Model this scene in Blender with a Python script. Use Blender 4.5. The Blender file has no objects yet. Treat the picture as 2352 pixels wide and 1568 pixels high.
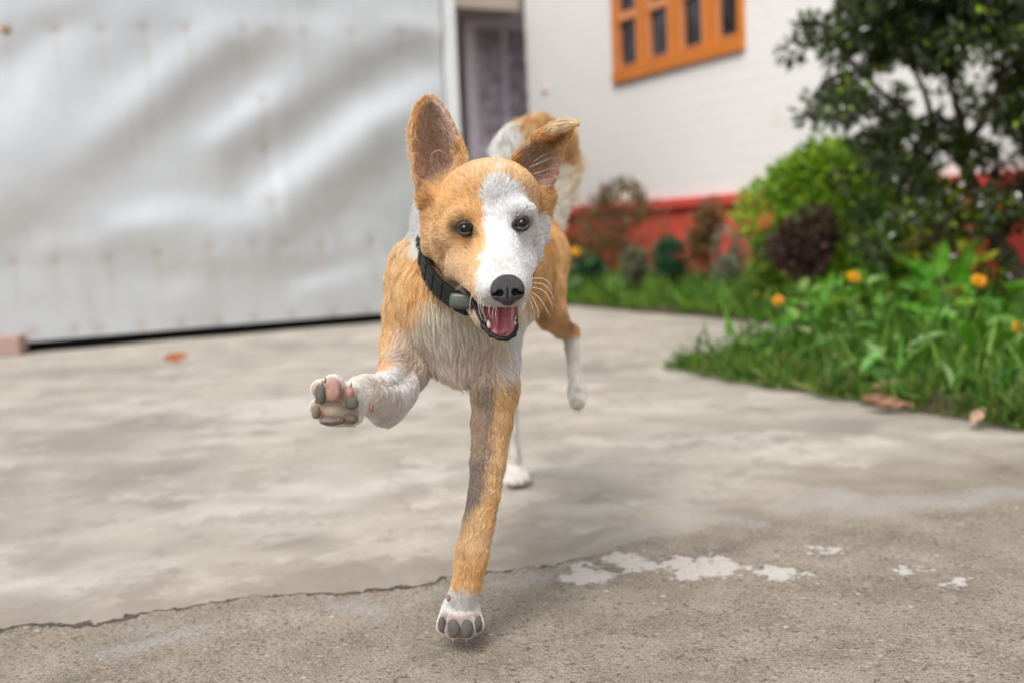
import bpy, bmesh, math, random
import numpy as np
from mathutils import Vector, Matrix, Euler

# ------------------------------------------------------------------ camera, sky, sun, exposure
scn = bpy.context.scene
R = math.radians
FPX = 2287.0                                   # focal length in photo pixels (photo 2352 wide)
cam_d = bpy.data.cameras.new('camera'); cam = bpy.data.objects.new('camera', cam_d)
scn.collection.objects.link(cam); scn.camera = cam
cam_d.sensor_width = 36.0; cam_d.lens = FPX/2352*36.0
cam_d.clip_start = 0.02; cam_d.clip_end = 400
cam.location = (0, 0, 0.40)
CM = Matrix.Rotation(R(90-6.29), 3, 'X') @ Matrix.Rotation(R(-2.5), 3, 'Z')
cam.rotation_euler = CM.to_euler()
cam_d.dof.use_dof = True; cam_d.dof.focus_distance = 0.885; cam_d.dof.aperture_fstop = 3.6
cam_d.dof.aperture_blades = 0

SUN_EL, SUN_AZ = R(54), R(208)                 # soft high light from behind the camera, a little left
w = bpy.data.worlds.new('World'); scn.world = w; w.use_nodes = True
wn = w.node_tree.nodes; wl = w.node_tree.links
bg = wn['Background']
sky = wn.new('ShaderNodeTexSky'); sky.sky_type = 'NISHITA'; sky.sun_disc = False
sky.sun_elevation = SUN_EL; sky.sun_rotation = SUN_AZ
sky.air_density = 1.0; sky.dust_density = 4.0; sky.ozone_density = 1.0
hs = wn.new('ShaderNodeHueSaturation'); hs.inputs['Saturation'].default_value = 0.26
wl.new(sky.outputs[0], hs.inputs['Color']); wl.new(hs.outputs[0], bg.inputs['Color'])
bg.inputs['Strength'].default_value = 0.142
sun_d = bpy.data.lights.new('sun', 'SUN'); sun = bpy.data.objects.new('sun', sun_d)
scn.collection.objects.link(sun)
sun_d.energy = 1.3; sun_d.angle = R(24); sun_d.color = (1.0, 0.972, 0.935)
sdir = Vector((math.sin(SUN_AZ)*math.cos(SUN_EL), math.cos(SUN_AZ)*math.cos(SUN_EL), math.sin(SUN_EL)))
sun.rotation_euler = sdir.to_track_quat('Z', 'Y').to_euler()
scn.view_settings.view_transform = 'Standard'; scn.view_settings.look = 'None'
scn.view_settings.exposure = 0.44; scn.view_settings.gamma = 1.0
scn.render.engine = 'CYCLES'
scn.cycles.use_denoising = True
scn.cycles.max_bounces = 6; scn.cycles.diffuse_bounces = 3; scn.cycles.glossy_bounces = 3
scn.cycles.transmission_bounces = 4; scn.cycles.transparent_max_bounces = 8

# ------------------------------------------------------------------ helpers
CMn = np.array(CM); CAMP = np.array((0, 0, 0.40))
def ray(px, py):
    d = CMn @ np.array(((px-1176)/FPX, -(py-784)/FPX, -1.0)); return d
def P(px, py, Y):                              # point seen at photo pixel (px,py), Y metres in front
    d = ray(px, py); return CAMP + d*(Y/d[1])
def G(px, py, z=0.0):                          # the ground (or height z) at a photo pixel
    d = ray(px, py); return CAMP + d*((z-0.40)/d[2])
def ONP(px, py, p0, n):
    d = ray(px, py); return CAMP + d*(np.dot(p0-CAMP, n)/np.dot(d, n))
def proj(pts):                                 # world -> photo pixels (N,3)->(N,2)
    q = (np.asarray(pts)-CAMP) @ CMn
    return np.stack((1176 + FPX*q[:, 0]/-q[:, 2], 784 - FPX*q[:, 1]/-q[:, 2]), 1)
IX, IY, IZ = CMn[:, 0].copy(), CMn[:, 1].copy(), -CMn[:, 2].copy()   # image right, up, forward

def unit(v): v = np.asarray(v, float); return v/(np.linalg.norm(v)+1e-12)
def sstep(a, b, x): t = np.clip((x-a)/(b-a), 0, 1); return t*t*(3-2*t)

col = scn.collection
def tag(o, label=None, cat=None, group=None, kind=None):
    if label: o['label'] = label
    if cat: o['category'] = cat
    if group: o['group'] = group
    if kind: o['kind'] = kind
    return o
def empty(name, loc, label, cat, group=None):
    o = bpy.data.objects.new(name, None); col.objects.link(o)
    o.location = Vector(loc); o.empty_display_size = 0.1
    return tag(o, label, cat, group)
def link(name, me, mat=None, parent=None):
    o = bpy.data.objects.new(name, me); col.objects.link(o)
    if mat: me.materials.append(mat)
    if parent:
        o.parent = parent
        if parent.type == 'EMPTY': o.matrix_parent_inverse = Matrix.Translation(parent.location).inverted()
    return o
def nmesh(name, V, Fc, mat=None, parent=None, cols=None, attrs=None, smooth=True):
    """numpy verts (N,3) + list of faces arrays (each (M,k)) -> one linked mesh object (world coordinates)"""
    if isinstance(Fc, np.ndarray): Fc = [Fc]
    Fc = [np.asarray(f, np.int32) for f in Fc if len(f)]
    me = bpy.data.meshes.new(name)
    V = np.asarray(V, np.float32)
    me.vertices.add(len(V)); me.vertices.foreach_set('co', V.ravel())
    nl = sum(f.size for f in Fc); nf = sum(len(f) for f in Fc)
    me.loops.add(nl); me.polygons.add(nf)
    me.loops.foreach_set('vertex_index', np.concatenate([f.ravel() for f in Fc]))
    st, tot, k = [], [], 0
    for f in Fc:
        st.append(k+np.arange(len(f))*f.shape[1]); tot.append(np.full(len(f), f.shape[1])); k += f.size
    me.polygons.foreach_set('loop_start', np.concatenate(st).astype(np.int32))
    me.polygons.foreach_set('loop_total', np.concatenate(tot).astype(np.int32))
    me.polygons.foreach_set('use_smooth', np.full(nf, smooth, bool))
    me.update(calc_edges=True); me.validate()
    if cols is not None:
        a = me.color_attributes.new('Col', 'FLOAT_COLOR', 'POINT')
        c = np.ones((len(V), 4), np.float32); c[:, :3] = cols
        a.data.foreach_set('color', c.ravel())
    for k_, v_ in (attrs or {}).items():
        a = me.attributes.new(k_, 'FLOAT', 'POINT'); a.data.foreach_set('value', np.asarray(v_, np.float32))
    return link(name, me, mat, parent)

class MB:                                       # mesh builder for boxes, tubes, lathes
    def __init__(s): s.v = []; s.f4 = []; s.f3 = []; s.n = 0
    def add(s, V, F4=None, F3=None):
        V = np.asarray(V, float).reshape(-1, 3)
        if F4 is not None and len(F4): s.f4.append(np.asarray(F4).reshape(-1, 4)+s.n)
        if F3 is not None and len(F3): s.f3.append(np.asarray(F3).reshape(-1, 3)+s.n)
        s.v.append(V); s.n += len(V)
    def box(s, o, a, b, c, bev=0.0):            # origin corner o, edge vectors a,b,c
        o, a, b, c = map(lambda t: np.asarray(t, float), (o, a, b, c))
        if bev <= 0:
            V = [o, o+a, o+a+b, o+b, o+c, o+a+c, o+a+b+c, o+b+c]
            s.add(V, [(0, 3, 2, 1), (4, 5, 6, 7), (0, 1, 5, 4), (1, 2, 6, 5), (2, 3, 7, 6), (3, 0, 4, 7)]); return
        la, lb, lc = [np.linalg.norm(t) for t in (a, b, c)]
        ua, ub, uc = a/la, b/lb, c/lc; e = min(bev, la*.45, lb*.45, lc*.45)
        ctr = o+(a+b+c)/2
        bm = bmesh.new(); bmesh.ops.create_cube(bm, size=1.0)
        for v in bm.verts: v.co = Vector((v.co.x*la, v.co.y*lb, v.co.z*lc))
        bmesh.ops.bevel(bm, geom=bm.edges[:], offset=e, segments=2, profile=.5, affect='EDGES')
        bmesh.ops.triangulate(bm, faces=[f for f in bm.faces if len(f.verts) > 4])
        V = [ctr+ua*v.co.x+ub*v.co.y+uc*v.co.z for v in bm.verts]
        bm.verts.index_update()
        s.add(V, [[v.index for v in f.verts] for f in bm.faces if len(f.verts) == 4],
              [[v.index for v in f.verts] for f in bm.faces if len(f.verts) == 3]); bm.free()
    def tube(s, pts, rad, n=8, cap=True):
        pts = np.asarray(pts, float); m = len(pts)
        rad = np.broadcast_to(np.asarray(rad, float), (m,))
        T = np.gradient(pts, axis=0); T /= np.linalg.norm(T, axis=1, keepdims=True)+1e-12
        up = np.array((0, 0, 1.)) if abs(T[0][2]) < .9 else np.array((1., 0, 0))
        A = unit(np.cross(T[0], up)); Vv = []
        for i in range(m):
            A = unit(A - T[i]*np.dot(A, T[i])); B = np.cross(T[i], A)
            th = np.arange(n)*2*np.pi/n
            Vv.append(pts[i]+rad[i]*(np.cos(th)[:, None]*A+np.sin(th)[:, None]*B))
        V = np.concatenate(Vv)
        i, j = np.meshgrid(np.arange(m-1), np.arange(n), indexing='ij'); j2 = (j+1) % n
        F = np.stack((i*n+j, i*n+j2, (i+1)*n+j2, (i+1)*n+j), -1).reshape(-1, 4)
        F3 = []
        if cap:
            V = np.vstack((V, pts[0], pts[-1])); a = m*n
            F3 = [(a, (k+1) % n, k) for k in range(n)]+[(a+1, (m-1)*n+k, (m-1)*n+(k+1) % n) for k in range(n)]
        s.add(V, F, F3)
    def ellipsoid(s, c, ax, n=16, m=10, noise=0, rs=None):   # ax: three axis vectors incl. length
        th = np.linspace(0, np.pi, m+1)[1:-1]; ph = np.arange(n)*2*np.pi/n
        T, Ph = np.meshgrid(th, ph, indexing='ij')
        X = np.stack((np.sin(T)*np.cos(Ph), np.sin(T)*np.sin(Ph), np.cos(T)), -1).reshape(-1, 3)
        X = np.vstack((X, (0, 0, 1), (0, 0, -1)))
        if noise:
            r_ = rs or np.random.RandomState(1)
            k = r_.normal(size=(6, 3))*3; p = r_.rand(6)*6
            X = X*(1+noise*np.sin(X@k.T+p).mean(1))[:, None]
        V = np.asarray(c)+X@np.asarray(ax)
        i, j = np.meshgrid(np.arange(m-2), np.arange(n), indexing='ij'); j2 = (j+1) % n
        F = np.stack((i*n+j, (i+1)*n+j, (i+1)*n+j2, i*n+j2), -1).reshape(-1, 4)
        a = (m-1)*n
        F3 = [(a, k, (k+1) % n) for k in range(n)]+[(a+1, (m-2)*n+(k+1) % n, (m-2)*n+k) for k in range(n)]
        s.add(V, F, F3)
    def build(s, name, mat=None, parent=None, cols=None, smooth=True):
        Fs = []
        if s.f4: Fs.append(np.concatenate(s.f4))
        if s.f3: Fs.append(np.concatenate(s.f3))
        V = np.concatenate(s.v)
        c = np.tile(np.asarray(cols, float), (len(V), 1)) if cols is not None and np.ndim(cols) == 1 else cols
        return nmesh(name, V, Fs, mat, parent, c, None, smooth)

# ---- materials
def mat(name): 
    m = bpy.data.materials.new(name); m.use_nodes = True
    return m, m.node_tree, m.node_tree.nodes['Principled BSDF']
class NT:
    def __init__(s, nt): s.nt = nt
    def n(s, typ, _in=None, **kw):
        x = s.nt.nodes.new('ShaderNode'+typ)
        for k, v in kw.items(): setattr(x, k, v)
        for k, v in (_in or {}).items(): s.set(x.inputs[k], v)
        return x
    def set(s, sock, v):
        if isinstance(v, bpy.types.NodeSocket): s.nt.links.new(v, sock)
        elif isinstance(v, bpy.types.Node): s.nt.links.new(v.outputs[0], sock)
        elif isinstance(v, (tuple, list)) and len(v) == 3 and sock.type == 'RGBA': sock.default_value = (*v, 1)
        else: sock.default_value = v
    def attr(s, name, what='Fac'): return s.n('Attribute', attribute_name=name).outputs[what]
    def pos(s): return s.n('NewGeometry').outputs['Position']
    def noise(s, scale, detail=3, rough=.55, vec=None, out=0, dist=0):
        i = {'Scale': scale, 'Detail': detail, 'Roughness': rough, 'Distortion': dist}
        if vec is not None: i['Vector'] = vec
        return s.n('TexNoise', i).outputs[out]
    def m(s, op, a, b=0.0, c=None, clamp=False):
        i = {0: a, 1: b}
        if c is not None: i[2] = c
        return s.n('Math', i, operation=op, use_clamp=clamp).outputs[0]
    def mapr(s, x, a, b, lo=0.0, hi=1.0):
        return s.n('MapRange', {'Value': x, 'From Min': a, 'From Max': b, 'To Min': lo, 'To Max': hi}).outputs[0]
    def mix(s, f, a, b, blend='MIX'):
        x = s.n('Mix', data_type='RGBA', blend_type=blend)
        s.set(x.inputs[0], f); s.set(x.inputs[6], a); s.set(x.inputs[7], b); return x.outputs[2]
    def bump(s, h, strength=.5, dist=.01, normal=None):
        i = {'Height': h, 'Strength': strength, 'Distance': dist}
        if normal is not None: i['Normal'] = normal
        return s.n('Bump', i).outputs[0]
def plain(name, c, rough=.6, spec=.4, metal=0.0, var=.15, scale=30, bump=0.0, bscale=200):
    m, nt, b = mat(name); t = NT(nt)
    n = t.noise(scale, 4, .6, t.pos())
    lo = tuple(x*(1-var) for x in c); hi = tuple(min(1, x*(1+var)) for x in c)
    t.set(b.inputs['Base Color'], t.mix(n, lo, hi)); b.inputs['Roughness'].default_value = rough
    b.inputs['Specular IOR Level'].default_value = spec; b.inputs['Metallic'].default_value = metal
    if bump: t.set(b.inputs['Normal'], t.bump(t.noise(bscale, 3, .6, t.pos()), .6, bump))
    return m
def vcol(name, rough=.6, spec=.4, trans=0.0, sheen=0.0, bump=0.0, bscale=200):
    m, nt, b = mat(name); t = NT(nt); c = t.attr('Col', 'Color')
    t.set(b.inputs['Base Color'], c); b.inputs['Roughness'].default_value = rough
    b.inputs['Specular IOR Level'].default_value = spec
    if bump: t.set(b.inputs['Normal'], t.bump(t.noise(bscale, 3, .6, t.pos()), .6, bump))
    if trans:
        tr = t.n('BsdfTranslucent'); t.set(tr.inputs[0], t.mix(1.0, c, (.95, 1.0, .45), 'MULTIPLY'))
        mx = t.n('MixShader'); mx.inputs[0].default_value = trans
        nt.links.new(b.outputs[0], mx.inputs[1]); nt.links.new(tr.outputs[0], mx.inputs[2])
        nt.links.new(mx.outputs[0], nt.nodes['Material Output'].inputs['Surface'])
    return m

# polygons in photo pixels laid on the ground -> signed distance (negative inside), metres
def sd_poly(XY, poly):
    poly = np.asarray(poly); d = np.full(len(XY), 1e9); ins = np.zeros(len(XY), bool)
    n = len(poly)
    for i in range(n):
        a, b = poly[i], poly[(i+1) % n]; e = b-a; w_ = XY-a
        t = np.clip((w_@e)/(e@e+1e-12), 0, 1); q = w_-t[:, None]*e
        d = np.minimum(d, (q**2).sum(1))
        c = ((a[1] <= XY[:, 1]) != (b[1] <= XY[:, 1]))
        with np.errstate(divide='ignore', invalid='ignore'):
            xx = a[0]+(XY[:, 1]-a[1])/(b[1]-a[1]+1e-15)*e[0]
        ins ^= c & (XY[:, 0] < xx)
    d = np.sqrt(d); return np.where(ins, -d, d)
def sd_line(XY, pl):
    pl = np.asarray(pl, float); d = np.full(len(XY), 1e9)
    for a, b in zip(pl[:-1], pl[1:]):
        e = b-a; w_ = XY-a; t = np.clip((w_@e)/(e@e+1e-12), 0, 1); q = w_-t[:, None]*e
        d = np.minimum(d, (q**2).sum(1))
    return np.sqrt(d)

# site axes: origin at the tip of the grass bed, U along the house wall (away, left), V towards the house
T0 = G(1555, 855)
U = np.array((-math.sin(R(27.9)), math.cos(R(27.9)), 0)); V_ = np.array((math.cos(R(27.9)), math.sin(R(27.9)), 0))
Z_ = np.array((0, 0, 1.0))
def S(u, v, z=0.0): return T0+U*u+V_*v+Z_*z
def uv_of(p): d = np.asarray(p)-T0; return d@U, d@V_
VB = float(uv_of(G(1530, 724))[1])             # path edge of the wall bed
VW = VB+1.10                                   # wall face
UG = float(uv_of(G(500, 773))[0])               # gate plane
# ------------------------------------------------------------------ ground: concrete yard in one sheet + detailed slabs
def gp(pts): return np.array([G(x, y)[:2] for x, y in pts])
crack_px = [(-900, 1610), (-300, 1500), (0, 1452), (90, 1440), (230, 1428), (330, 1408), (440, 1392), (540, 1378), (640, 1366), (760, 1366), (850, 1356), (930, 1342), (1030, 1322), (1120, 1311), (1200, 1303), (1290, 1290), (1390, 1268), (1500, 1235), (1700, 1195), (2000, 1135), (2352, 1060), (2800, 960)]
crack = gp(crack_px)
white = [gp([(1091+x*.536, 1091+y*.536) for x, y in q]) for q in (
    [(360, 440), (400, 425), (415, 385), (480, 375), (515, 400), (530, 425), (575, 445), (540, 465), (490, 478), (430, 465), (400, 450)],
    [(565, 370), (650, 335), (740, 350), (800, 372), (850, 392), (900, 355), (1000, 380), (1060, 345), (1200, 375), (1300, 388), (1385, 420), (1310, 450), (1230, 425), (1190, 400), (1150, 402), (1140, 430), (1000, 440), (890, 460), (815, 440), (865, 408), (740, 418), (655, 412), (640, 385)],
    [(1945, 472), (1965, 430), (2055, 440), (2000, 462)],
    [(1330, 312), (1480, 320), (1490, 330), (1400, 330)],
    [(1740, 400), (1790, 380), (1900, 408), (1830, 402), (1770, 412)])]
brown = [gp([(1091+x*.536, 1091+y*.536) for x, y in q]) for q in (
    [(110, 295), (200, 255), (380, 240), (550, 238), (650, 278), (800, 290), (600, 320), (430, 352), (300, 375), (60, 412), (20, 350), (60, 345), (150, 360), (205, 335), (180, 310)],
    [(850, 230), (1000, 215), (1300, 260), (1500, 250), (1900, 160), (2400, 100), (2400, -40), (1700, -60), (1250, 60), (1500, 150), (1200, 190)])]
brown += [gp([(545, 1395), (640, 1330), (760, 1300), (1040, 1240), (1050, 1316), (930, 1342), (760, 1366)]),
          gp([(-40, 1385), (60, 1375), (130, 1425), (-40, 1450)]), gp([(310, 1345), (370, 1320), (420, 1375), (360, 1395), (290, 1405)]),
          gp([(228, 1335), (300, 1310), (310, 1345), (240, 1355)])]
stains = [(150, 1010, 190, 34), (60, 1095, 120, 26), (340, 1150, 110, 20), (30, 1210, 120, 26), (380, 1080, 110, 30), (300, 985, 200, 12), (1720, 1010, 150, 26), (1900, 975, 200, 14), (2200, 1110, 180, 22),
          (620, 800, 200, 14), (200, 850, 260, 16), (1250, 835, 110, 12), (1350, 850, 220, 9), (700, 1240, 90, 14), (900, 1250, 40, 10), (1170, 1250, 50, 10), (500, 1000, 80, 14)]
cement = [gp([(1120, 1318), (1300, 1292), (1560, 1240), (1720, 1215), (1500, 1262), (1260, 1312), (1120, 1345)]),
          gp([(870, 1375), (1010, 1345), (1010, 1362), (900, 1385)]), gp([(720, 1385), (870, 1378), (830, 1405), (720, 1400)]), gp([(265, 1432), (330, 1425), (320, 1440), (280, 1445)]),
          gp([(160, 1500), (330, 1470), (440, 1450), (400, 1490), (220, 1520)]), gp([(1800, 1180), (2352, 1130), (2352, 1160), (1900, 1215)])]
light_st = [(150, 1320, 180, 26), (60, 1300, 90, 20), (560, 1180, 260, 28), (760, 1120, 260, 30), (1480, 1170, 140, 22), (1400, 1240, 160, 14), (2250, 1010, 220, 10), (1300, 1100, 250, 30), (650, 930, 300, 25)]

def blob(XY, lst):
    out = np.zeros(len(XY))
    for x, y, rx, ry in lst:
        c = G(x, y)[:2]; ex = G(x+rx, y-rx*.044)[:2]-c; ey = (G(x, y+ry)[:2]-G(x, y-ry)[:2])/2
        M_ = np.linalg.inv(np.stack((ex, ey), 1)); q = (XY-c)@M_.T
        out = np.maximum(out, np.exp(-(q**2).sum(1)*1.2))
    return out
gx = np.concatenate((np.linspace(-60, -3, 14)[:-1], np.linspace(-3, 3.2, 430), np.linspace(3.2, 60, 14)[1:]))
gy = np.concatenate((np.linspace(-30, .35, 9)[:-1], np.linspace(.35, 3.0, 250)[:-1], np.linspace(3.0, 9, 130), np.linspace(9, 90, 14)[1:]))
GX, GY = np.meshgrid(gx, gy, indexing='xy'); XY = np.stack((GX.ravel(), GY.ravel()), 1)
near = (np.abs(XY[:, 0]) < 3.3) & (XY[:, 1] > .3) & (XY[:, 1] < 9.1)
A = {k: np.full(len(XY), v) for k, v in (('a_crack', 1.), ('a_white', 1.), ('a_brown', 1.), ('a_cement', 1.), ('a_stain', 0.), ('a_light', 0.))}
rw = np.random.RandomState(12); Xn = XY[near].copy(); wx = np.zeros_like(Xn)
for f_, a_ in ((5, .030), (11, .018), (24, .010), (50, .005)):
    for q_ in range(4):
        for c_ in range(2): kx, ky = rw.normal(size=2)*f_; wx[:, c_] += a_*.6*np.sin(Xn[:, 0]*kx+Xn[:, 1]*ky+rw.rand()*6)
Xn = Xn+wx*np.clip(Xn[:, 1:2]/1.3, .5, 2.2)
fx = np.interp(XY[:, 0], crack[:, 0], crack[:, 1]); A['a_crack'] = XY[:, 1]-fx
for k, L in (('a_white', white), ('a_brown', brown), ('a_cement', cement)):
    A[k][near] = np.min([sd_poly(XY[near]+.3*wx-(.3*wx).mean(0) if k == 'a_white' else Xn, q) for q in L], axis=0)
A['a_stain'][near] = blob(Xn, stains); A['a_light'][near] = blob(Xn, light_st)
zz = 0.0022*np.tanh(A['a_crack']/.004)*(XY[:, 0] < .5)+.0006*np.sin(XY[:, 0]*9+XY[:, 1]*5)+.0005*np.sin(XY[:, 0]*23-XY[:, 1]*17)
zz = np.where(near, zz, 0)
Vg = np.column_stack((XY, zz)); nx_, ny_ = len(gx), len(gy)
i, j = np.meshgrid(np.arange(ny_-1), np.arange(nx_-1), indexing='ij')
Fg = np.stack((i*nx_+j, i*nx_+j+1, (i+1)*nx_+j+1, (i+1)*nx_+j), -1).reshape(-1, 4)

m, nt, b = mat('concrete'); t = NT(nt); pos = t.pos()
n_big = t.noise(2.2, 5, .6, pos); n_mid = t.noise(11, 5, .62, pos); n_fine = t.noise(75, 5, .7, pos); n_mic = t.noise(420, 3, .7, pos)
streak = t.noise(5, 5, .6, t.n('Mapping', {'Vector': pos, 'Scale': (1.1, 1.3, 1), 'Rotation': (0, 0, R(-20))}).outputs[0])
rag = t.m('SUBTRACT', n_mid, .5); rag2 = t.m('SUBTRACT', n_fine, .5)
def edge(sd, amp, w_, amp2=.012):                # ragged mask, 1 inside
    x = t.m('ADD', t.m('ADD', t.attr(sd), t.m('MULTIPLY', rag, amp)), t.m('MULTIPLY', rag2, amp2))
    return t.mapr(x, w_, -w_)
crk = t.m('ADD', t.m('ADD', t.attr('a_crack'), t.m('MULTIPLY', rag, .05)), t.m('MULTIPLY', rag2, .016))
rough_side = t.mapr(crk, .004, -.004)            # 1 on the near slab
# near slab: exposed sand and small stones
agg = t.n('TexVoronoi', {'Vector': pos, 'Scale': 150}, feature='F1')
agg2 = t.n('TexVoronoi', {'Vector': pos, 'Scale': 330}, feature='F1')
ccol = t.n('ValToRGB', {'Fac': t.n('SeparateColor', {'Color': agg.outputs['Color']}).outputs[0]})
e = ccol.color_ramp.elements; e[0].position = 0; e[0].color = (.13, .10, .08, 1); e[1].position = 1; e[1].color = (.62, .58, .52, 1)
for p_, c_ in ((.25, (.27, .225, .18)), (.5, (.31, .26, .205)), (.75, (.36, .31, .25)), (.93, (.44, .33, .20)), (.965, (.30, .34, .36))):
    x = ccol.color_ramp.elements.new(p_); x.color = (*c_, 1)
stone = t.mapr(agg.outputs['Distance'], .0032, .0020)
stone = t.mapr(agg.outputs['Distance'], .55, .25)
pick = t.mapr(t.n('SeparateColor', {'Color': agg.outputs['Color']}).outputs[1], .60, .68)
nb = t.mix(t.mapr(n_mid, .3, .7), (.26, .222, .176), (.47, .408, .332))
nb = t.mix(t.mapr(n_big, .35, .65), nb, t.mix(1.0, nb, (.86, .86, .86), 'MULTIPLY'))
nb = t.mix(t.mapr(n_mic, .40, .62), nb, t.mix(1.0, nb, (.50, .48, .46), 'MULTIPLY'))
nb = t.mix(t.m('MULTIPLY', t.m('MULTIPLY', stone, pick), .8), nb, ccol.outputs[0])
nb = t.mix(t.m('MULTIPLY', t.mapr(t.noise(190, 2, .5, pos), .60, .68), .8), nb, (.09, .075, .06))
nb = t.mix(t.m('MULTIPLY', t.mapr(t.noise(26, 4, .7, pos), .60, .76), .5), nb, (.45, .44, .42))
# far slab: smooth skim, pale, with grey stains
fb = t.mix(t.mapr(streak, .3, .7), (.30, .265, .22), (.50, .455, .392))
fb = t.mix(t.mapr(n_big, .42, .70), fb, t.mix(.5, fb, (.29, .255, .215)))
fb = t.mix(t.m('MULTIPLY', t.mapr(n_fine, .45, .75), .25), fb, (.33, .29, .24))
fb = t.mix(t.m('MULTIPLY', t.attr('a_light'), t.mapr(n_mid, .3, .6, .25, .75)), fb, (.57, .54, .495))
fb = t.mix(t.m('MULTIPLY', t.attr('a_stain'), t.mapr(streak, .35, .6, .35, .95)), fb, (.215, .195, .172))
blot = t.mapr(t.noise(8, 9, .74, pos), .54, .56); blot2 = t.mapr(t.noise(3.6, 9, .7, t.n('Mapping', {'Vector': pos, 'Location': (3, 7, 0)}).outputs[0]), .56, .60)
fb = t.mix(t.m('MULTIPLY', blot, .42), fb, (.25, .22, .185)); fb = t.mix(t.m('MULTIPLY', blot2, .40), fb, (.60, .55, .48))
bb = t.mix(n_mid, (.25, .215, .175), (.385, .34, .285))
bb = t.mix(t.m('MULTIPLY', n_mic, .5), bb, (.17, .145, .115))
fb = t.mix(t.m('MULTIPLY', edge('a_brown', .14, .010, .05), .62), fb, bb)
trans = t.m('ADD', t.attr('a_crack'), t.m('ADD', t.m('MULTIPLY', rag, .35), t.m('MULTIPLY', rag2, .12)))
fb = t.mix(t.m('MULTIPLY', t.mapr(trans, .14, -.02), .75), fb, bb)
xr = t.mapr(t.n('SeparateXYZ', {'Vector': pos}).outputs[0], .02, .45)
soft = t.m('ADD', t.m('MULTIPLY', t.mapr(trans, .10, -.12), xr), t.m('MULTIPLY', rough_side, t.m('SUBTRACT', 1.0, xr)))
base = t.mix(soft, fb, nb)
base = t.mix(t.m('MULTIPLY', edge('a_cement', .12, .02, .06), .42), base, (.43, .42, .41))
wm = edge('a_white', .06, .002, .085)
base = t.mix(t.m('MULTIPLY', t.m('MULTIPLY', wm, t.mapr(t.noise(130, 3, .6, pos), .30, .38)), .9), base, t.mix(n_fine, (.50, .465, .42), (.62, .585, .54)))
# the crack itself: dirt-filled, only its left part open
absc = t.m('ABSOLUTE', crk); wid = t.mapr(t.noise(14, 3, .6, pos), .38, .72, .0001, .0028)
xmask = t.mapr(t.n('SeparateXYZ', {'Vector': pos}).outputs[0], .16, .0, 0, 1)
line = t.m('MULTIPLY', t.mapr(t.m('DIVIDE', absc, wid), 1.5, .6), xmask)
base = t.mix(t.m('MULTIPLY', line, .85), base, (.055, .046, .036))
moss = t.m('MULTIPLY', t.m('MULTIPLY', t.mapr(absc, .03, .0), t.mapr(t.noise(22, 3, .6, pos), .52, .68)), xmask)
base = t.mix(t.m('MULTIPLY', moss, .6), base, (.16, .135, .085))
t.set(b.inputs['Base Color'], base)
t.set(b.inputs['Roughness'], t.mix(rough_side, (.74,)*3, (.88,)*3)); b.inputs['Specular IOR Level'].default_value = .28
h = t.m('ADD', t.m('MULTIPLY', n_mic, t.mapr(rough_side, 0, 1, .12, .9)), t.m('MULTIPLY', t.m('MULTIPLY', stone, rough_side), .5))
h = t.m('ADD', h, t.m('MULTIPLY', n_fine, .9))
h = t.m('SUBTRACT', h, t.m('MULTIPLY', line, 4.0)); h = t.m('ADD', h, t.m('MULTIPLY', wm, .8))
h = t.m('SUBTRACT', h, t.m('MULTIPLY', rough_side, .5))
t.set(b.inputs['Normal'], t.bump(h, .8, .0016))
CONC = m
o = nmesh('concrete_yard', Vg, Fg, CONC, None, None, A); tag(o, kind='structure')

# garden bed: soil in an L round the tip of the path, a little lumpy
def bed(u0, u1, v0, v1, name, du=.04):
    nu, nv = int((u1-u0)/du)+2, int((v1-v0)/du)+2
    uu, vv = np.meshgrid(np.linspace(u0, u1, nu), np.linspace(v0, v1, nv), indexing='ij')
    h_ = .018+.012*np.sin(uu*7.1+vv*3)+.01*np.sin(uu*13-vv*11)+.006*np.sin(uu*31+vv*29)
    ed = np.minimum(np.minimum(vv-v0, v1-vv), np.minimum(uu-u0, u1-uu)); h_ = np.where(ed < .03, -.01, np.maximum(h_, .006))
    return T0+uu[..., None]*U+vv[..., None]*V_+h_[..., None]*Z_, nu, nv
Vs, Fs, k = [], [], 0
for (a0, a1, c0, c1) in ((-6, 0, 0, VB), (-6, 4.5, VB+.004, VW-.02)):
    X_, nu, nv = bed(a0, a1, c0, c1, '')
    i, j = np.meshgrid(np.arange(nu-1), np.arange(nv-1), indexing='ij')
    Vs.append(X_.reshape(-1, 3)); Fs.append(np.stack((i*nv+j, (i+1)*nv+j, (i+1)*nv+j+1, i*nv+j+1), -1).reshape(-1, 4)+k); k += nu*nv
SOIL = plain('soil', (.085, .062, .042), .95, .15, var=.4, scale=40, bump=.01, bscale=120)
o = nmesh('garden_soil', np.concatenate(Vs), np.concatenate(Fs), SOIL); tag(o, kind='structure')

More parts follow.
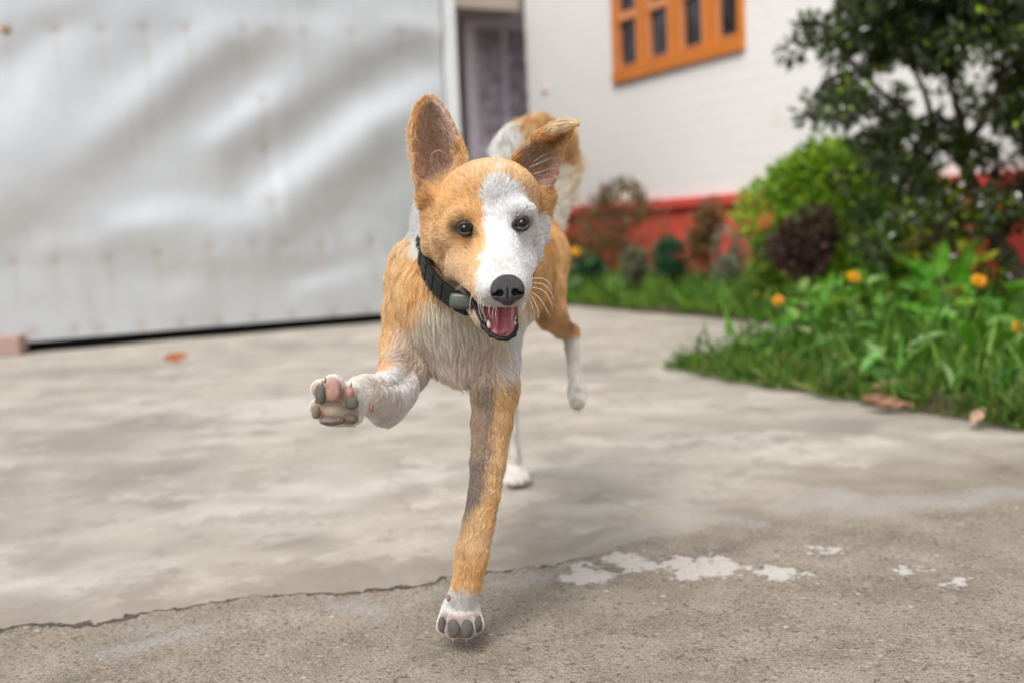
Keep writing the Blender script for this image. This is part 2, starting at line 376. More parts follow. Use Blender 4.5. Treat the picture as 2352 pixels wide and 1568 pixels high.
# ------------------------------------------------------------------ house
pw = S(0, VW); nw = V_
def onwall(px, py, off=0.0):
    p = ONP(px, py, pw-V_*off, nw); return uv_of(p)[0], p[2]
UE = onwall(1216, 300)[0]                      # left end of the long wall
ZP = onwall(1285, 478)[1]                      # top of the red plinth
uwL, zwB = onwall(1413, 195); uwR, zwB2 = onwall(1713, 115); zwB = (zwB+zwB2)/2; ZWT = zwB+1.25
URT = -7.0; ZH = 3.9; TH = .23
m, nt, b = mat('white_brick_paint'); t = NT(nt); pos = t.pos()
tc = t.n('TexCoord').outputs['Object']
mp = t.n('Mapping', {'Vector': pos, 'Rotation': (0, 0, R(-90-27.9))}).outputs[0]
sx = t.n('SeparateXYZ', {'Vector': mp}); cmb = t.n('CombineXYZ', {0: sx.outputs[0], 1: sx.outputs[2], 2: 0.0}).outputs[0]
br = t.n('TexBrick', {'Vector': cmb, 'Color1': (1, 1, 1), 'Color2': (.93, .93, .93), 'Mortar': (0, 0, 0), 'Scale': 1.0, 'Mortar Size': .006, 'Mortar Smooth': .4, 'Brick Width': .24, 'Row Height': .082})
n1 = t.noise(1.6, 5, .6, pos); n2 = t.noise(30, 4, .6, pos)
cw = t.mix(n1, (.79, .77, .74), (.84, .83, .815))
cw = t.mix(t.m('MULTIPLY', br.outputs['Fac'], .16), cw, (.52, .49, .45))
cw = t.mix(t.m('MULTIPLY', t.mapr(t.noise(3.1, 6, .65, pos), .62, .75), .3), cw, (.60, .54, .45))
t.set(b.inputs['Base Color'], cw); b.inputs['Roughness'].default_value = .6; b.inputs['Specular IOR Level'].default_value = .3
t.set(b.inputs['Normal'], t.bump(t.m('ADD', t.m('MULTIPLY', br.outputs['Color'], 1.0), t.m('MULTIPLY', n2, .5)), .5, .004))
WALLM = m
REDM = plain('red_plinth_paint', (.64, .085, .058), .6, .4, var=.18, scale=7, bump=.003, bscale=60)
PORCHM = plain('porch_plaster', (.45, .39, .385), .8, .2, var=.15, scale=4)
house = empty('house', S(0, VW+1), 'white painted brick house with red base and orange wooden window', 'house')
mb = MB()
def wbox(u0, u1, z0, z1, d0=0.0, d1=TH, bev=0): mb.box(S(u0, VW+d0, z0), U*(u1-u0), V_*(d1-d0), Z_*(z1-z0), bev)
wbox(URT, uwR, ZP, ZH); wbox(uwR, uwL, ZP, zwB); wbox(uwR, uwL, ZWT, ZH); wbox(uwL, UE, ZP, ZH)
mb.box(S(UE-TH, VW+TH+.003, 0), U*TH, V_*.55, Z_*ZH)            # short return of the wall at the porch
mb.build('wall', WALLM, house, smooth=False)
mb = MB(); wbox(URT, UE+.012, -.05, ZP-.075, -.012, TH); mb.build('plinth', REDM, house, smooth=False)
mb = MB(); wbox(URT, UE+.03, ZP-.06, ZP+.002, -.045, TH+.002, .008); mb.build('plinth_moulding', REDM, house, smooth=False)
mb = MB(); wbox(URT, UE+.010, ZP-.075, ZP-.06, -.002, TH-.01); mb.build('plinth_groove', plain('shaded_red_groove', (.30, .02, .015), .7), house, smooth=False)  # groove coloured darker red for the line of shade under the moulding
mb = MB(); mb.box(S(URT, VW-.05, ZH), U*(UE+2.6-URT), V_*3.4, Z_*.14, .01); mb.build('roof_slab', plain('slab_concrete', (.5, .47, .43), .8), house, smooth=False)
mb = MB()
mb.box(S(UE+1.15, VW-.75, 0), U*.15, V_*3.2, Z_*ZH)                # back wall of the porch
mb.box(S(UE+.0, VW+2.3, 0), U*1.15, V_*.15, Z_*ZH)
mb.box(S(UE+.02, VW-.80, 0), U*1.12, V_*.12, Z_*ZH)
mb.build('porch_wall', PORCHM, house, smooth=False)
zb_ = ONP(1100, 20, S(UE+.02, 0), U)[2]
mb = MB(); mb.box(S(UE+.03, VW-.68, zb_), U*.28, V_*.66, Z_*(ZH-zb_), .01)
mb.build('porch_beam', plain('porch_beam_plaster', (.42, .36, .31), .8), house, smooth=False)
# a small rusty stain plate on the wall beside the porch
ux, zx = onwall(1250, 207, .01); mb = MB()
mb.ellipsoid(S(ux, VW-.004, zx), [U*.035, Z_*.04, V_*.012], noise=.2); mb.build('wall_fitting', plain('wall_fitting_grey', (.62, .56, .50), .6), house)

# window: orange timber frame, four casements, dark panes
ORM = plain('orange_varnished_wood', (.60, .185, .024), .42, .5, var=.22, scale=18, bump=.001, bscale=90)
ORL = plain('orange_window_bead', (.66, .27, .12), .5, .4, var=.1)
win = MB(); fd0, fd1 = .012, .10
def fbox(u0, u1, z0, z1, d0, d1, B, bev=.006): B.box(S(u0, VW+d0, z0), U*(u1-u0), V_*(d1-d0), Z_*(z1-z0), bev)
panes = []
zpb = []
for (xl, xr, yb) in ((1428, 1457, 152), (1497, 1528, 130), (1573, 1607, 107), (1655, 1692, 82)):
    a_, z1 = onwall(xl-7, yb+3, -.0); b_, z2 = onwall(xr+9, yb+3, -.0); panes.append((b_, a_)); zpb.append((z1+z2)/2)
zpb = float(np.mean(zpb)); ztr = onwall(1442, 42, -.04)[1]
panes.sort(); edges_ = [uwR]+[(panes[i][1]+panes[i+1][0])/2 for i in range(3)]+[uwL]
fbox(uwR, uwL, zwB, zwB+.075, -.03, .12, win)            # sill rail
fbox(uwR, uwL, ZWT-.07, ZWT, -.02, .12, win)
fbox(uwR, uwR+.05, zwB+.075, ZWT-.07, -.02, .12, win); fbox(uwL-.05, uwL, zwB+.075, ZWT-.07, -.02, .12, win)
winob = win.build('window', ORM, house, smooth=False)
GLASS, gnt, gb = mat('dark_window_glass'); gb.inputs['Base Color'].default_value = (.012, .011, .012, 1); gb.inputs['Roughness'].default_value = .04
tg = NT(gnt); tg.set(gb.inputs['Base Color'], tg.mix(tg.mapr(tg.noise(5, 3, .6, tg.pos()), .4, .6), (.006, .005, .007), (.05, .045, .05)))
zt1, zt0 = ztr+.022, ztr-.022
for q, (a_, b_) in enumerate(panes):
    e0, e1 = edges_[q]+(.05 if q == 0 else .002), edges_[q+1]-(.05 if q == 3 else .002)
    cs = MB(); z0, z1 = zwB+.078, ZWT-.073
    fbox(e0, a_, z0, z1, 0, .045, cs, .004); fbox(b_, e1, z0, z1, 0, .045, cs, .004)
    fbox(a_, b_, z0, zpb, .001, .044, cs, .004); fbox(a_, b_, z1-.05, z1, .001, .044, cs, .004)
    cs.build('casement', ORM, winob, smooth=False)
    bd = MB(); w_ = .011
    fbox(a_, b_, zt0, zt1, -.004, .03, bd, .003)
    for (zz0, zz1) in ((zpb, zt0), (zt1, z1-.05)):
        fbox(a_-.002, a_+w_, zz0, zz1, -.005, .03, bd, .002); fbox(b_-w_, b_+.002, zz0, zz1, -.005, .03, bd, .002)
        fbox(a_+w_, b_-w_, zz0, zz0+w_, -.005, .03, bd, .002)
    bd.build('glazing_bead', ORL, winob, smooth=False)
    gl = MB(); fbox(a_, b_, zpb, z1-.05, .025, .031, gl, 0); gl.build('pane', GLASS, winob, smooth=False)
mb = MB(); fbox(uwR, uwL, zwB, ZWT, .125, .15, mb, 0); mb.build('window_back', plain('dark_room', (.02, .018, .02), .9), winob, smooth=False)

# ornate metal grille door standing in the porch
LIL = plain('lilac_painted_metal', (.88, .80, .88), .45, .5, var=.15, scale=12)
DLIL = plain('dark_mauve_mesh', (.50, .42, .46), .7, .3, var=.3, scale=25)
ug = UE+.55; pg = S(ug, 0)
def ong(px, py): p = ONP(px, py, pg, U); return float((p-T0)@V_), p[2]
v0g = ong(1068, 200)[0]; v1g = ong(1222, 200)[0]+.25; ztg = ong(1100, 50)[1]
gd = empty('grille_door', S(ug, (v0g+v1g)/2), 'lilac painted iron grille door with scrollwork in the shaded porch', 'door')
mb = MB()
def gbox(a_, b_, z0, z1, d0=-.02, d1=.02, B=None): (B or mb).box(S(ug+d0, a_, z0), V_*(b_-a_), U*(d1-d0), Z_*(z1-z0), .004)
gbox(v0g, v0g+.10, .03, ztg, -.03, .02); gbox(v1g-.06, v1g, .03, ztg); gbox(v0g+.075, v1g-.06, ztg-.06, ztg); gbox(v0g+.075, v1g-.06, .03, .10)
mid = v0g+.075+.26
gbox(mid, mid+.05, .10, ztg-.06); gbox(v0g+.075, v1g-.06, 1.02, 1.08, -.018, .018)
mb.build('frame', LIL, gd, smooth=False)
mb = MB(); gbox(v0g+.075, v1g-.06, .1, ztg-.06, .012, .016); mb.build('backing_sheet', DLIL, gd, smooth=False)
rs = np.random.RandomState(4); mb = MB()
for (a_, b_) in ((v0g+.075, mid), (mid+.05, v1g-.06)):
    nb_ = max(2, int((b_-a_)/.085))
    for k in range(1, nb_):
        v = a_+(b_-a_)*k/nb_; mb.tube([S(ug-.004, v, .1), S(ug-.004, v, ztg-.06)], .006, 6)
    z = .16
    while z < ztg-.16:
        for k in range(nb_):
            vc = a_+(b_-a_)*(k+.5+rs.uniform(-.2, .2))/nb_; r0 = (b_-a_)/nb_*rs.uniform(.35, .62); sg = 1 if rs.rand() > .5 else -1; zc = z+rs.uniform(-.05, .05)
            th = np.linspace(0, 3.4*np.pi, 34); rr = r0*(1-th/th[-1]*.8)
            mb.tube([S(ug-.008, vc+sg*rr[i]*math.cos(th[i]), zc+rr[i]*1.6*math.sin(th[i])) for i in range(34)], .0095, 5)
        z += .135
mb.build('scrollwork', LIL, gd)

# ------------------------------------------------------------------ garage and its crumpled sheet-metal gate
pgt = S(UG, 0)
def ongate(px, py): p = ONP(px, py, pgt, U); return float((p-T0)@V_), float(p[2])
vR = ongate(1050, 200)[0]; vL = -3.1; zG0 = ongate(500, 752)[1]; ZGT = 2.25
zs = [ongate(x, y)[1] for x, y in ((60, 793), (400, 768), (860, 727))]; zG0 = float(np.mean(zs))+.018
vP = ongate(1012, 200)[0]
gar = empty('garage', S(UG+1.5, -1.2), 'low garage with whitewashed side pillar behind the metal gate', 'garage')
WHW = plain('whitewash', (.70, .72, .73), .85, .2, var=.12, scale=14, bump=.006, bscale=40)
mb = MB(); mb.box(S(UG-.03, vP+.012, 0), V_*(vR-vP-.012), U*.34, Z_*2.6, .012); mb.build('pillar', WHW, gar, smooth=False)
mb = MB(); mb.box(S(UG+.315, vL, 0), V_*.2, U*1.7, Z_*2.6); mb.box(S(UG+.315, vR-.22, 0), V_*.2, U*1.7, Z_*2.6); mb.box(S(UG+2.02, vL, 0), V_*(vR-vL-.02), U*.2, Z_*2.6)
mb.build('wall', plain('garage_plaster', (.22, .20, .18), .9), gar, smooth=False)
mb = MB(); mb.box(S(UG-.12, vL-.1, 2.603), V_*(vR-vL+.15), U*2.5, Z_*.12, .01); mb.build('roof_slab', plain('garage_slab', (.45, .42, .39), .85), gar, smooth=False)

gate = empty('metal_gate', S(UG, (vL+vP)/2), 'wide crumpled galvanised sheet metal gate with rusty rivets', 'gate')
nv, nz = 300, 230
vv = np.linspace(vL, vP, nv); zv = np.linspace(zG0, ZGT, nz)
VV, ZZ = np.meshgrid(vv, zv, indexing='ij'); B = np.zeros_like(VV); Q = np.stack((VV.ravel(), ZZ.ravel()), 1)
sc = 4.9/FPX
for amp, sg, pts in (
    (-1.0, 46, ((-60, 570), (0, 531), (186, 372), (319, 292), (451, 175), (611, 90))), (-1.0, 42, ((557, 345), (690, 255), (796, 175), (956, 95))),
    (-.9, 46, ((640, 540), (796, 425), (930, 300))), (-.75, 24, ((400, 605), (560, 618), (850, 598), (1000, 560))), (-.6, 30, ((110, 590), (120, 690))), (-.5, 22, ((205, 590), (215, 700))),
    (-.7, 30, ((0, 120), (90, 60), (200, 20))), (-.5, 40, ((150, 560), (380, 560))), (-.5, 26, ((340, 590), (360, 650))), (-.5, 30, ((560, 30), (700, 10))),
    (-.45, 50, ((250, 130), (330, 60))), (-.5, 22, ((460, 640), (480, 720))),
    (.9, 30, ((281, 500), (430, 474), (610, 512))), (.9, 26, ((480, 310), (610, 212))), (.9, 34, ((560, 470), (690, 380), (796, 297), (830, 250))), (.8, 26, ((850, 265), (982, 186))),
    (.7, 36, ((90, 440), (250, 270), (420, 120))), (.6, 26, ((90, 560), (230, 550))), (.9, 24, ((700, 650), (900, 590), (1010, 560))), (.5, 40, ((0, 300), (60, 200), (100, 110))),
    (.7, 24, ((60, 650), (80, 740))), (.5, 20, ((165, 620), (165, 720))), (.6, 30, ((500, 60), (640, 40), (760, 60))), (.6, 22, ((900, 40), (1000, 60))), (.6, 26, ((600, 560), (600, 590))), (.5, 30, ((300, 650), (420, 660)))):
    L = np.array([ongate(*p) for p in pts]); d = sd_line(Q, L).reshape(VV.shape)
    B += amp*np.exp(-(d/(sg*sc))**2)
ns = np.zeros_like(VV); rs = np.random.RandomState(8)
for k in range(26):
    kx, kz = rs.normal(size=2)*np.array((3.5, 6)); ns += np.sin(VV*kx+ZZ*kz+rs.rand()*6)/26**.5
B += .12*ns
dz = zv[1]-zv[0]; dv = vv[1]-vv[0]                                # heights whose vertical slope follows the buckling
Bp = B-B.mean(); Bm = np.concatenate((Bp, -Bp[:, ::-1]), 1); Bm = np.concatenate((Bm, Bm[::-1]), 0)
kv = 2*np.pi*np.fft.fftfreq(Bm.shape[0], dv)[:, None]; kz = 2*np.pi*np.fft.fftfreq(Bm.shape[1], dz)[None]
den = kz**2+.5*kv**2; den[0, 0] = 1; H_ = np.real(np.fft.ifft2(-1j*kz*np.fft.fft2(-Bm*.27)/den))[:nv, :nz]
H_ = H_-H_.mean(); H_ = np.clip(H_, -.05, .06)
for _ in range(5): H_[1:-1] = (H_[:-2]+2*H_[1:-1]+H_[2:])/4
rivs = [(15, 75), (127, 73), (232, 72), (328, 70), (425, 70), (553, 72), (613, 83), (690, 80), (800, 80), (910, 80),
        (30, 602), (125, 600), (250, 592), (358, 583), (478, 568), (575, 558), (650, 560), (737, 563), (850, 556), (75, 762), (172, 755), (232, 756), (325, 748), (415, 742), (503, 738), (583, 728), (668, 725), (760, 722), (840, 712),
        (600, 232), (606, 346), (618, 465)]
RV = np.array([ongate(*p) for p in rivs]); 
for (a_, z_) in RV: H_ -= .0025*np.exp(-((VV-a_)**2+(ZZ-z_)**2)/.03**2)*1.0
RVs = np.array([ongate(*p) for p in ((613, 83), (625, 300), (650, 560), (660, 725))]); sv = np.interp(ZZ, RVs[::-1, 1], RVs[::-1, 0]); H_ += .0012*sstep(-.008, .008, VV-sv)
X_ = T0+U*UG+VV[..., None]*V_+ZZ[..., None]*Z_-(H_+.035)[..., None]*U
i, j = np.meshgrid(np.arange(nv-1), np.arange(nz-1), indexing='ij')
Fq = np.stack((i*nz+j, (i+1)*nz+j, (i+1)*nz+j+1, i*nz+j+1), -1).reshape(-1, 4)
rust = np.zeros(VV.shape)
for (a_, z_) in RV:
    rust = np.maximum(rust, np.exp(-((VV-a_)**2+(ZZ-z_)**2)/.020**2)*.4)
    rust = np.maximum(rust, .22*np.exp(-((VV-a_)/.012)**2)*sstep(z_+.01, z_-.02, ZZ)*np.exp((ZZ-z_)/.16))
m, nt, b = mat('galvanised_sheet'); t = NT(nt); pos = t.pos()
n1 = t.noise(3, 5, .6, pos); n3 = t.noise(9, 6, .7, t.n('Mapping', {'Vector': pos, 'Scale': (1, 1, .12)}).outputs[0])
c = t.mix(n1, (.61, .64, .665), (.71, .735, .76)); c = t.mix(t.m('MULTIPLY', t.mapr(n3, .5, .75), .45), c, (.50, .53, .53))
c = t.mix(t.attr('rust'), c, (.42, .27, .14))
t.set(b.inputs['Base Color'], c); b.inputs['Metallic'].default_value = .65
t.set(b.inputs['Roughness'], t.mapr(t.noise(12, 4, .6, pos), .3, .7, .42, .52))
t.set(b.inputs['Normal'], t.bump(t.noise(26, 4, .6, pos), .3, .002))
SHEET = m
nmesh('sheet', X_.reshape(-1, 3), Fq, SHEET, gate, None, {'rust': rust.ravel()})
mb = MB()
mb.box(S(UG+.005, vL, zG0+.01), V_*(vP-vL), U*.04, Z_*.05, .004); mb.box(S(UG+.005, vL, ZGT-.06), V_*(vP-vL), U*.04, Z_*.05, .004)
for k in range(4): mb.box(S(UG+.007, vL+(vP-vL-.05)*k/3, zG0+.062), V_*.05, U*.036, Z_*(ZGT-zG0-.124), .004)
mb.build('frame', plain('gate_frame_steel', (.2, .19, .18), .6, .4, .5), gate, smooth=False)
mb = MB(); mb.box(S(UG-.012, vL, -.002), V_*(vP-vL), U*.016, Z_*(zG0+.008)); mb.build('gap_shade_strip', plain('gap_shade_black', (.004, .004, .004), .9, .1), gate, smooth=False)  # black strip added to stand in for the shade in the gap under the gate
RIV = plain('rusty_rivet', (.36, .24, .14), .7, .3, var=.3, scale=80)
first = None
for (a_, z_) in RV:
    if a_ < vL+.02 or z_ > ZGT: continue
    ii = min(nv-1, max(0, int(round((a_-vL)/(vP-vL)*(nv-1))))); jj = min(nz-1, max(0, int(round((z_-zG0)/dz))))
    c = X_[ii, jj]-U*.001
    if first is None:
        mb = MB(); mb.ellipsoid((0, 0, 0), [V_*.018, Z_*.018, U*.007], 12, 8); first = mb.build('rivet', RIV, gate); ro = first
    else:
        ro = first.copy(); col.objects.link(ro); ro.parent = gate
    ro.location = Vector(c)

# brick lying at the gate's left end, dead leaf on the concrete
BRK = plain('worn_brick', (.40, .27, .23), .9, .2, var=.3, scale=60, bump=.004, bscale=180)
pb = G(33, 820); mb = MB(); mb.box(pb+np.array((-.20, 0, 0)), U*-0.0+V_*.0+np.array((.21, .03, 0)), np.array((-.014, .10, 0)), Z_*.078, .008)
tag(mb.build('brick', BRK, smooth=False), 'worn pinkish brick lying against the bottom left of the metal gate', 'brick')
# ------------------------------------------------------------------ garden
LEAFM = vcol('leaf', .42, .45, .28)
GLOSSM = vcol('glossy_leaf', .16, .85, .18)
GRASSM = vcol('grass_blade', .55, .3, .35)
DRYM = vcol('dry_leaf', .8, .2, .1, bump=.001, bscale=150)
BARK = plain('bark', (.10, .075, .055), .9, .2, var=.4, scale=40, bump=.004, bscale=90)
STEMM = plain('green_stem', (.12, .18, .05), .6, .3, var=.3, scale=30)
STEMB = plain('brown_stem', (.16, .09, .05), .8, .2, var=.3, scale=30)

def leaf_cloud(C, D, N, L, W, cols, rs, fold=.25, curl=.25, seg=2):
    """C centres (base of leaf), D directions, N approximate normals, L length, W width: leaves as folded blades"""
    n = len(C); D = D/np.linalg.norm(D, axis=1, keepdims=True)
    Sd = np.cross(D, N); Sd /= np.linalg.norm(Sd, axis=1, keepdims=True)+1e-9; Nn = np.cross(Sd, D)
    L = np.broadcast_to(L, (n,))[:, None]; W = np.broadcast_to(W, (n,))[:, None]
    prof = {2: ((0, .12), (.45, 1.0), (1, .05)), 3: ((0, .1), (.3, .85), (.62, .9), (1, .03)), 1: ((0, .6), (1, .1))}[seg]
    Vs = []
    for t_, w_ in prof:
        ctr = C+D*L*t_-Nn*L*curl*t_*t_
        Vs += [ctr-Sd*W*.5*w_+Nn*W*fold*w_, ctr, ctr+Sd*W*.5*w_+Nn*W*fold*w_]
    V = np.stack(Vs, 1); k = len(prof)
    fs = []
    for r in range(k-1):
        a = r*3; fs += [(a, a+1, a+4, a+3), (a+1, a+2, a+5, a+4)]
    F = (np.arange(n)[:, None, None]*(3*k)+np.array(fs)[None]).reshape(-1, 4)
    cc = np.repeat(cols, 3*k, axis=0)
    return V.reshape(-1, 3), F, cc
def cvar(base, n, rs, var=.25, alt=None, frac=.2):
    c = np.tile(np.asarray(base, float), (n, 1))
    if alt is not None:
        s_ = rs.rand(n) < frac; c[s_] = alt
    return np.clip(c*(1+var*rs.normal(size=(n, 1)))*(1+.08*rs.normal(size=(n, 3))), .004, .9)
def rdir(n, rs): d = rs.normal(size=(n, 3)); return d/np.linalg.norm(d, axis=1, keepdims=True)

def shrub(name, label, cat, base, center, rad, n, leaf, c, alt=None, frac=.2, group=None, seed=0, mt=None, stemm=None, nlump=9, up=.4, seg=2, hollow=.5, lump=.45, fold=.25, curl=.25, stems=7):
    """a bush: lumpy volume of leaves on stems that rise from base"""
    rs = np.random.RandomState(seed); center = np.asarray(center, float); rad = np.asarray(rad, float)
    root = empty(name, base, label, cat, group)
    lc = rdir(nlump, rs)*(.45+.3*rs.rand(nlump, 1)); lr = lump*(.7+.6*rs.rand(nlump))
    idx = rs.randint(nlump, size=n); r_ = rs.rand(n)**(.5 if hollow > .3 else .7)
    d = rdir(n, rs); q = lc[idx]+d*(lr[idx]*(hollow+(1-hollow)*r_))[:, None]
    Cn = center+q*rad
    keep = Cn[:, 2] > .01; Cn = Cn[keep]; d = d[keep]; n = len(Cn)
    D = d+rs.normal(size=(n, 3))*.5+np.array((0, 0, up)); Nn = rdir(n, rs)+np.array((0, 0, .8))
    L = leaf[0]*(.65+.6*rs.rand(n)); W = leaf[1]*(.7+.5*rs.rand(n))
    V, F, cc = leaf_cloud(Cn, D, Nn, L, W, cvar(c, n, rs, .22, alt, frac), rs, fold, curl, seg)
    nmesh('foliage', V, F, mt or LEAFM, root, cc, smooth=False)
    mb = MB(); base = np.asarray(base)
    for k in range(stems):
        e_ = center+lc[k % nlump]*rad*.9; m_ = (base+e_)/2+rs.normal(size=3)*rad*.15; m_[2] = (base[2]+e_[2])/2
        t_ = np.linspace(0, 1, 7)[:, None]; pts = (1-t_)**2*(base+rs.normal(size=3)*(.01, .01, 0))+2*t_*(1-t_)*m_+t_**2*e_
        mb.tube(pts, np.linspace(.006, .002, 7)*max(1, rad.max()/.2), 6)
    mb.build('stem', stemm or STEMB, root)
    return root
def gz(px, py, Y): p = P(px, py, Y); return np.array((p[0], p[1], .015))
def at(px, py, Y, base_px=None):                # centre and base point below it
    p = P(px, py, Y); return p, np.array((p[0], p[1], .012))

# light green bush behind, lower neighbours
c_, b_ = at(1915, 455, 3.95)
shrub('light_green_bush', 'big round yellow green bush between the white wall and the dark tree', 'bush', b_, c_+np.array((.02, 0, -.02)), (.42, .26, .31), 15500, (.036, .015), (.15, .33, .025), (.38, .52, .045), .38, seed=3, nlump=16, lump=.42)
c_, b_ = at(1800, 600, 4.05)
shrub('leafy_bush', 'mid green loose bush just left of the purple brown bush', 'bush', b_, c_, (.16, .16, .18), 2200, (.04, .016), (.13, .26, .03), (.30, .34, .06), .3, seed=31, nlump=10)
c_, b_ = at(1852, 548, 3.35)
shrub('purple_leaved_bush', 'round dark purple brown bush in front of the light green bush', 'bush', b_, c_+np.array((0, 0, -.01)), (.135, .12, .115), 3300, (.026, .013), (.070, .040, .032), (.13, .06, .05), .3, seed=15, nlump=15, lump=.38)
c_, b_ = at(2020, 590, 3.3)
shrub('lime_green_bush', 'bright green shrub with broad leaves just right of the purple brown bush', 'bush', b_, c_+np.array((0, 0, -.03)), (.17, .15, .19), 1700, (.06, .03), (.17, .36, .03), (.34, .46, .05), .35, seed=7, nlump=11)
c_, b_ = at(2190, 560, 3.0)
shrub('yellow_green_shrub', 'yellow green leafy shrub growing round the foot of the dark tree', 'shrub', b_, c_, (.15, .12, .13), 300, (.05, .03), (.20, .28, .02), (.48, .48, .04), .35, seed=9, nlump=8, lump=.5)
# two round conifers
first = None
for k, (px, py, Y, r_, lab) in enumerate(((1541, 590, 4.75, .088, 'larger of the two small round dark green conifers by the red plinth'), (1357, 622, 5.35, .092, 'smaller round dark green conifer close behind the running dog'))):
    c_, b_ = at(px, py, Y)
    shrub('round_conifer', lab, 'shrub', b_, c_+np.array((0, 0, -.02)), (r_, r_, r_*1.25), 2600, (.028, .006), (.022, .085, .040), (.05, .15, .07), .3, 'round conifers along the wall bed', 11+k, nlump=14, lump=.42, up=1.0, hollow=.3)
# thin reddish brown plants against the plinth
for k, (px, py, Y, rx, rz, n, lab) in enumerate(((1436, 545, 5.65, .23, .27, 1400, 'tall reddish brown feathery plant in front of the red plinth, left of the larger conifer'),
                                                 (1620, 545, 5.0, .085, .19, 800, 'narrow rusty brown plant just right of the larger conifer'),
                                                 (1322, 575, 6.0, .13, .15, 500, 'olive brown plant beside the dog at the far end of the wall bed'))):
    c_, b_ = at(px, py, Y)
    shrub('brown_plant', lab, 'plant', b_, c_, (rx, .12, rz), n, (.045, .016), ((.25, .14, .08), (.24, .11, .06), (.13, .11, .04))[k], (.16, .20, .05), .3, 'brown plants along the red plinth', 21+k, nlump=9, lump=.5, up=.8)
for k, (px, py, Y, rx, rz, c1, lab) in enumerate(((1690, 595, 4.7, .11, .16, (.20, .24, .17), 'pale grey green plant between the narrow brown plant and the light bush'),
                                                  (1455, 615, 4.9, .07, .10, (.11, .13, .06), 'low grey green plant between the two round conifers'))):
    c_, b_ = at(px, py, Y)
    shrub('grey_green_plant', lab, 'plant', b_, c_, (rx, .10, rz), 700, (.04, .012), c1, (.28, .27, .2), .3, 'grey green plants in the wall bed', 41+k, nlump=8, up=.9)

# dark small-leaved tree: trunk, limbs, crown
rs = np.random.RandomState(17)
tree = empty('dark_leaved_tree', gz(2330, 640, 3.1), 'dark glossy small leaved tree leaning at the right beside the path', 'tree')
TY = 3.15
def tp(px, py, Y=TY): return P(px, py, Y)
base_t = tp(2405, 760, 3.05); base_t[2] = 0
mb = MB(); tips = []
def limb(pts, r0, r1, depth=0):
    pts = np.array(pts); n = len(pts)
    t_ = np.linspace(0, n-1, n*4); q = np.stack([np.interp(t_, np.arange(n), pts[:, k]) for k in range(3)], 1)
    q[1:-1] = (q[:-2]+q[1:-1]*2+q[2:])/4; q[1:-1] += rs.normal(size=q[1:-1].shape)*.004
    rr = np.linspace(r0, r1, len(q)); mb.tube(q, rr, 9 if r0 > .01 else 5)
    return q, rr
main, mr = limb([base_t, tp(2352, 640, 3.08), tp(2295, 560, 3.1), tp(2250, 470), tp(2222, 400), tp(2205, 340)], .034, .020)
limbs = []
for pts, r0 in (([tp(2222, 400), tp(2180, 350, 3.2), tp(2110, 290, 3.1), tp(2030, 220, 3.05), tp(1950, 140, 3.1), tp(1900, 60, 3.15)], .014),
                ([tp(2205, 340), tp(2200, 250, 3.2), tp(2170, 150, 3.2), tp(2150, 40, 3.3), tp(2150, -90, 3.3)], .016),
                ([tp(2210, 350), tp(2260, 270, 3.0), tp(2310, 180, 2.95), tp(2350, 60, 3.0), tp(2400, -80, 3.1)], .015),
                ([tp(2240, 440), tp(2170, 430, 3.15), tp(2110, 400, 3.2), tp(2050, 350, 3.2), tp(2000, 300, 3.2)], .010),
                ([tp(2295, 560), tp(2350, 450, 3.2), tp(2420, 340, 3.3), tp(2480, 200, 3.3)], .016),
                ([tp(2250, 480), tp(2320, 430, 3.0), tp(2400, 400, 2.9)], .009),
                ([tp(2150, 320, 3.1), tp(2120, 200, 3.0), tp(2060, 80, 3.0), tp(2010, -60, 3.0)], .010),
                ([tp(2300, 575), tp(2240, 560, 3.0), tp(2160, 560, 2.95), tp(2110, 540, 2.9)], .007)):
    limbs.append(limb(pts, r0, .004))
tw = []
for q, rr in limbs:
    for _ in range(16):
        s_ = q[rs.randint(len(q)//4, len(q))]; d = rdir(1, rs)[0]; d[2] += .4
        L_ = .08+.16*rs.rand(); e_ = s_+unit(d)*L_; m_ = (s_+e_)/2+rs.normal(size=3)*.02
        mb.tube([s_, m_, e_], [.0035, .0025, .001], 4); tw.append(e_)
mb.build('trunk', BARK, tree)
# crown: leaf clumps filling the photographed outline, with gaps
gaps = [(2150, 210, 55), (2190, 250, 40), (2110, 190, 30), (2240, 290, 40), (2180, 385, 45), (2310, 330, 36), (2020, 200, 40), (1960, 140, 30), (2100, 260, 24), (2330, 380, 40), (2290, 210, 26), (2060, 170, 26), (1990, 285, 26), (2240, 190, 26)]+[(int(a_), int(b_), 15) for a_, b_ in np.random.RandomState(6).uniform((1900, -20), (2352, 440), (46, 2))]
Cc = []; tries = 0
while len(Cc) < 420 and tries < 20000:
    tries += 1
    px, py = rs.uniform(1850, 2620), rs.uniform(-330, 480); Y = rs.uniform(2.75, 3.5)
    left = np.interp(py, (-330, 0, 60, 110, 180, 230, 290, 330, 400, 480), (2010, 1930, 1915, 1900, 1925, 1895, 1890, 1935, 1960, 2010))
    if px < left+18: continue
    low = np.interp(px, (1900, 1980, 2050, 2120, 2200, 2300, 2600), (290, 310, 370, 440, 350, 350, 420))
    if py > low: continue
    if any((px-a)**2+(py-b_)**2 < (r*1.25)**2 for a, b_, r in gaps if r > 20): continue
    Cc.append(P(px, py, Y))
Cc = np.array(Cc+tw)
n = 42000; idx = rs.randint(len(Cc), size=n); d = rdir(n, rs)
C0 = Cc[idx]+d*(.055*rs.rand(n)**.5)[:, None]*np.array((1, 1, .75))
pp = proj(C0)
ok = np.ones(n, bool)
for a, b_, r in gaps: ok &= ((pp[:, 0]-a)**2+(pp[:, 1]-b_)**2 > (r*.8)**2) | (rs.rand(n) < .12)
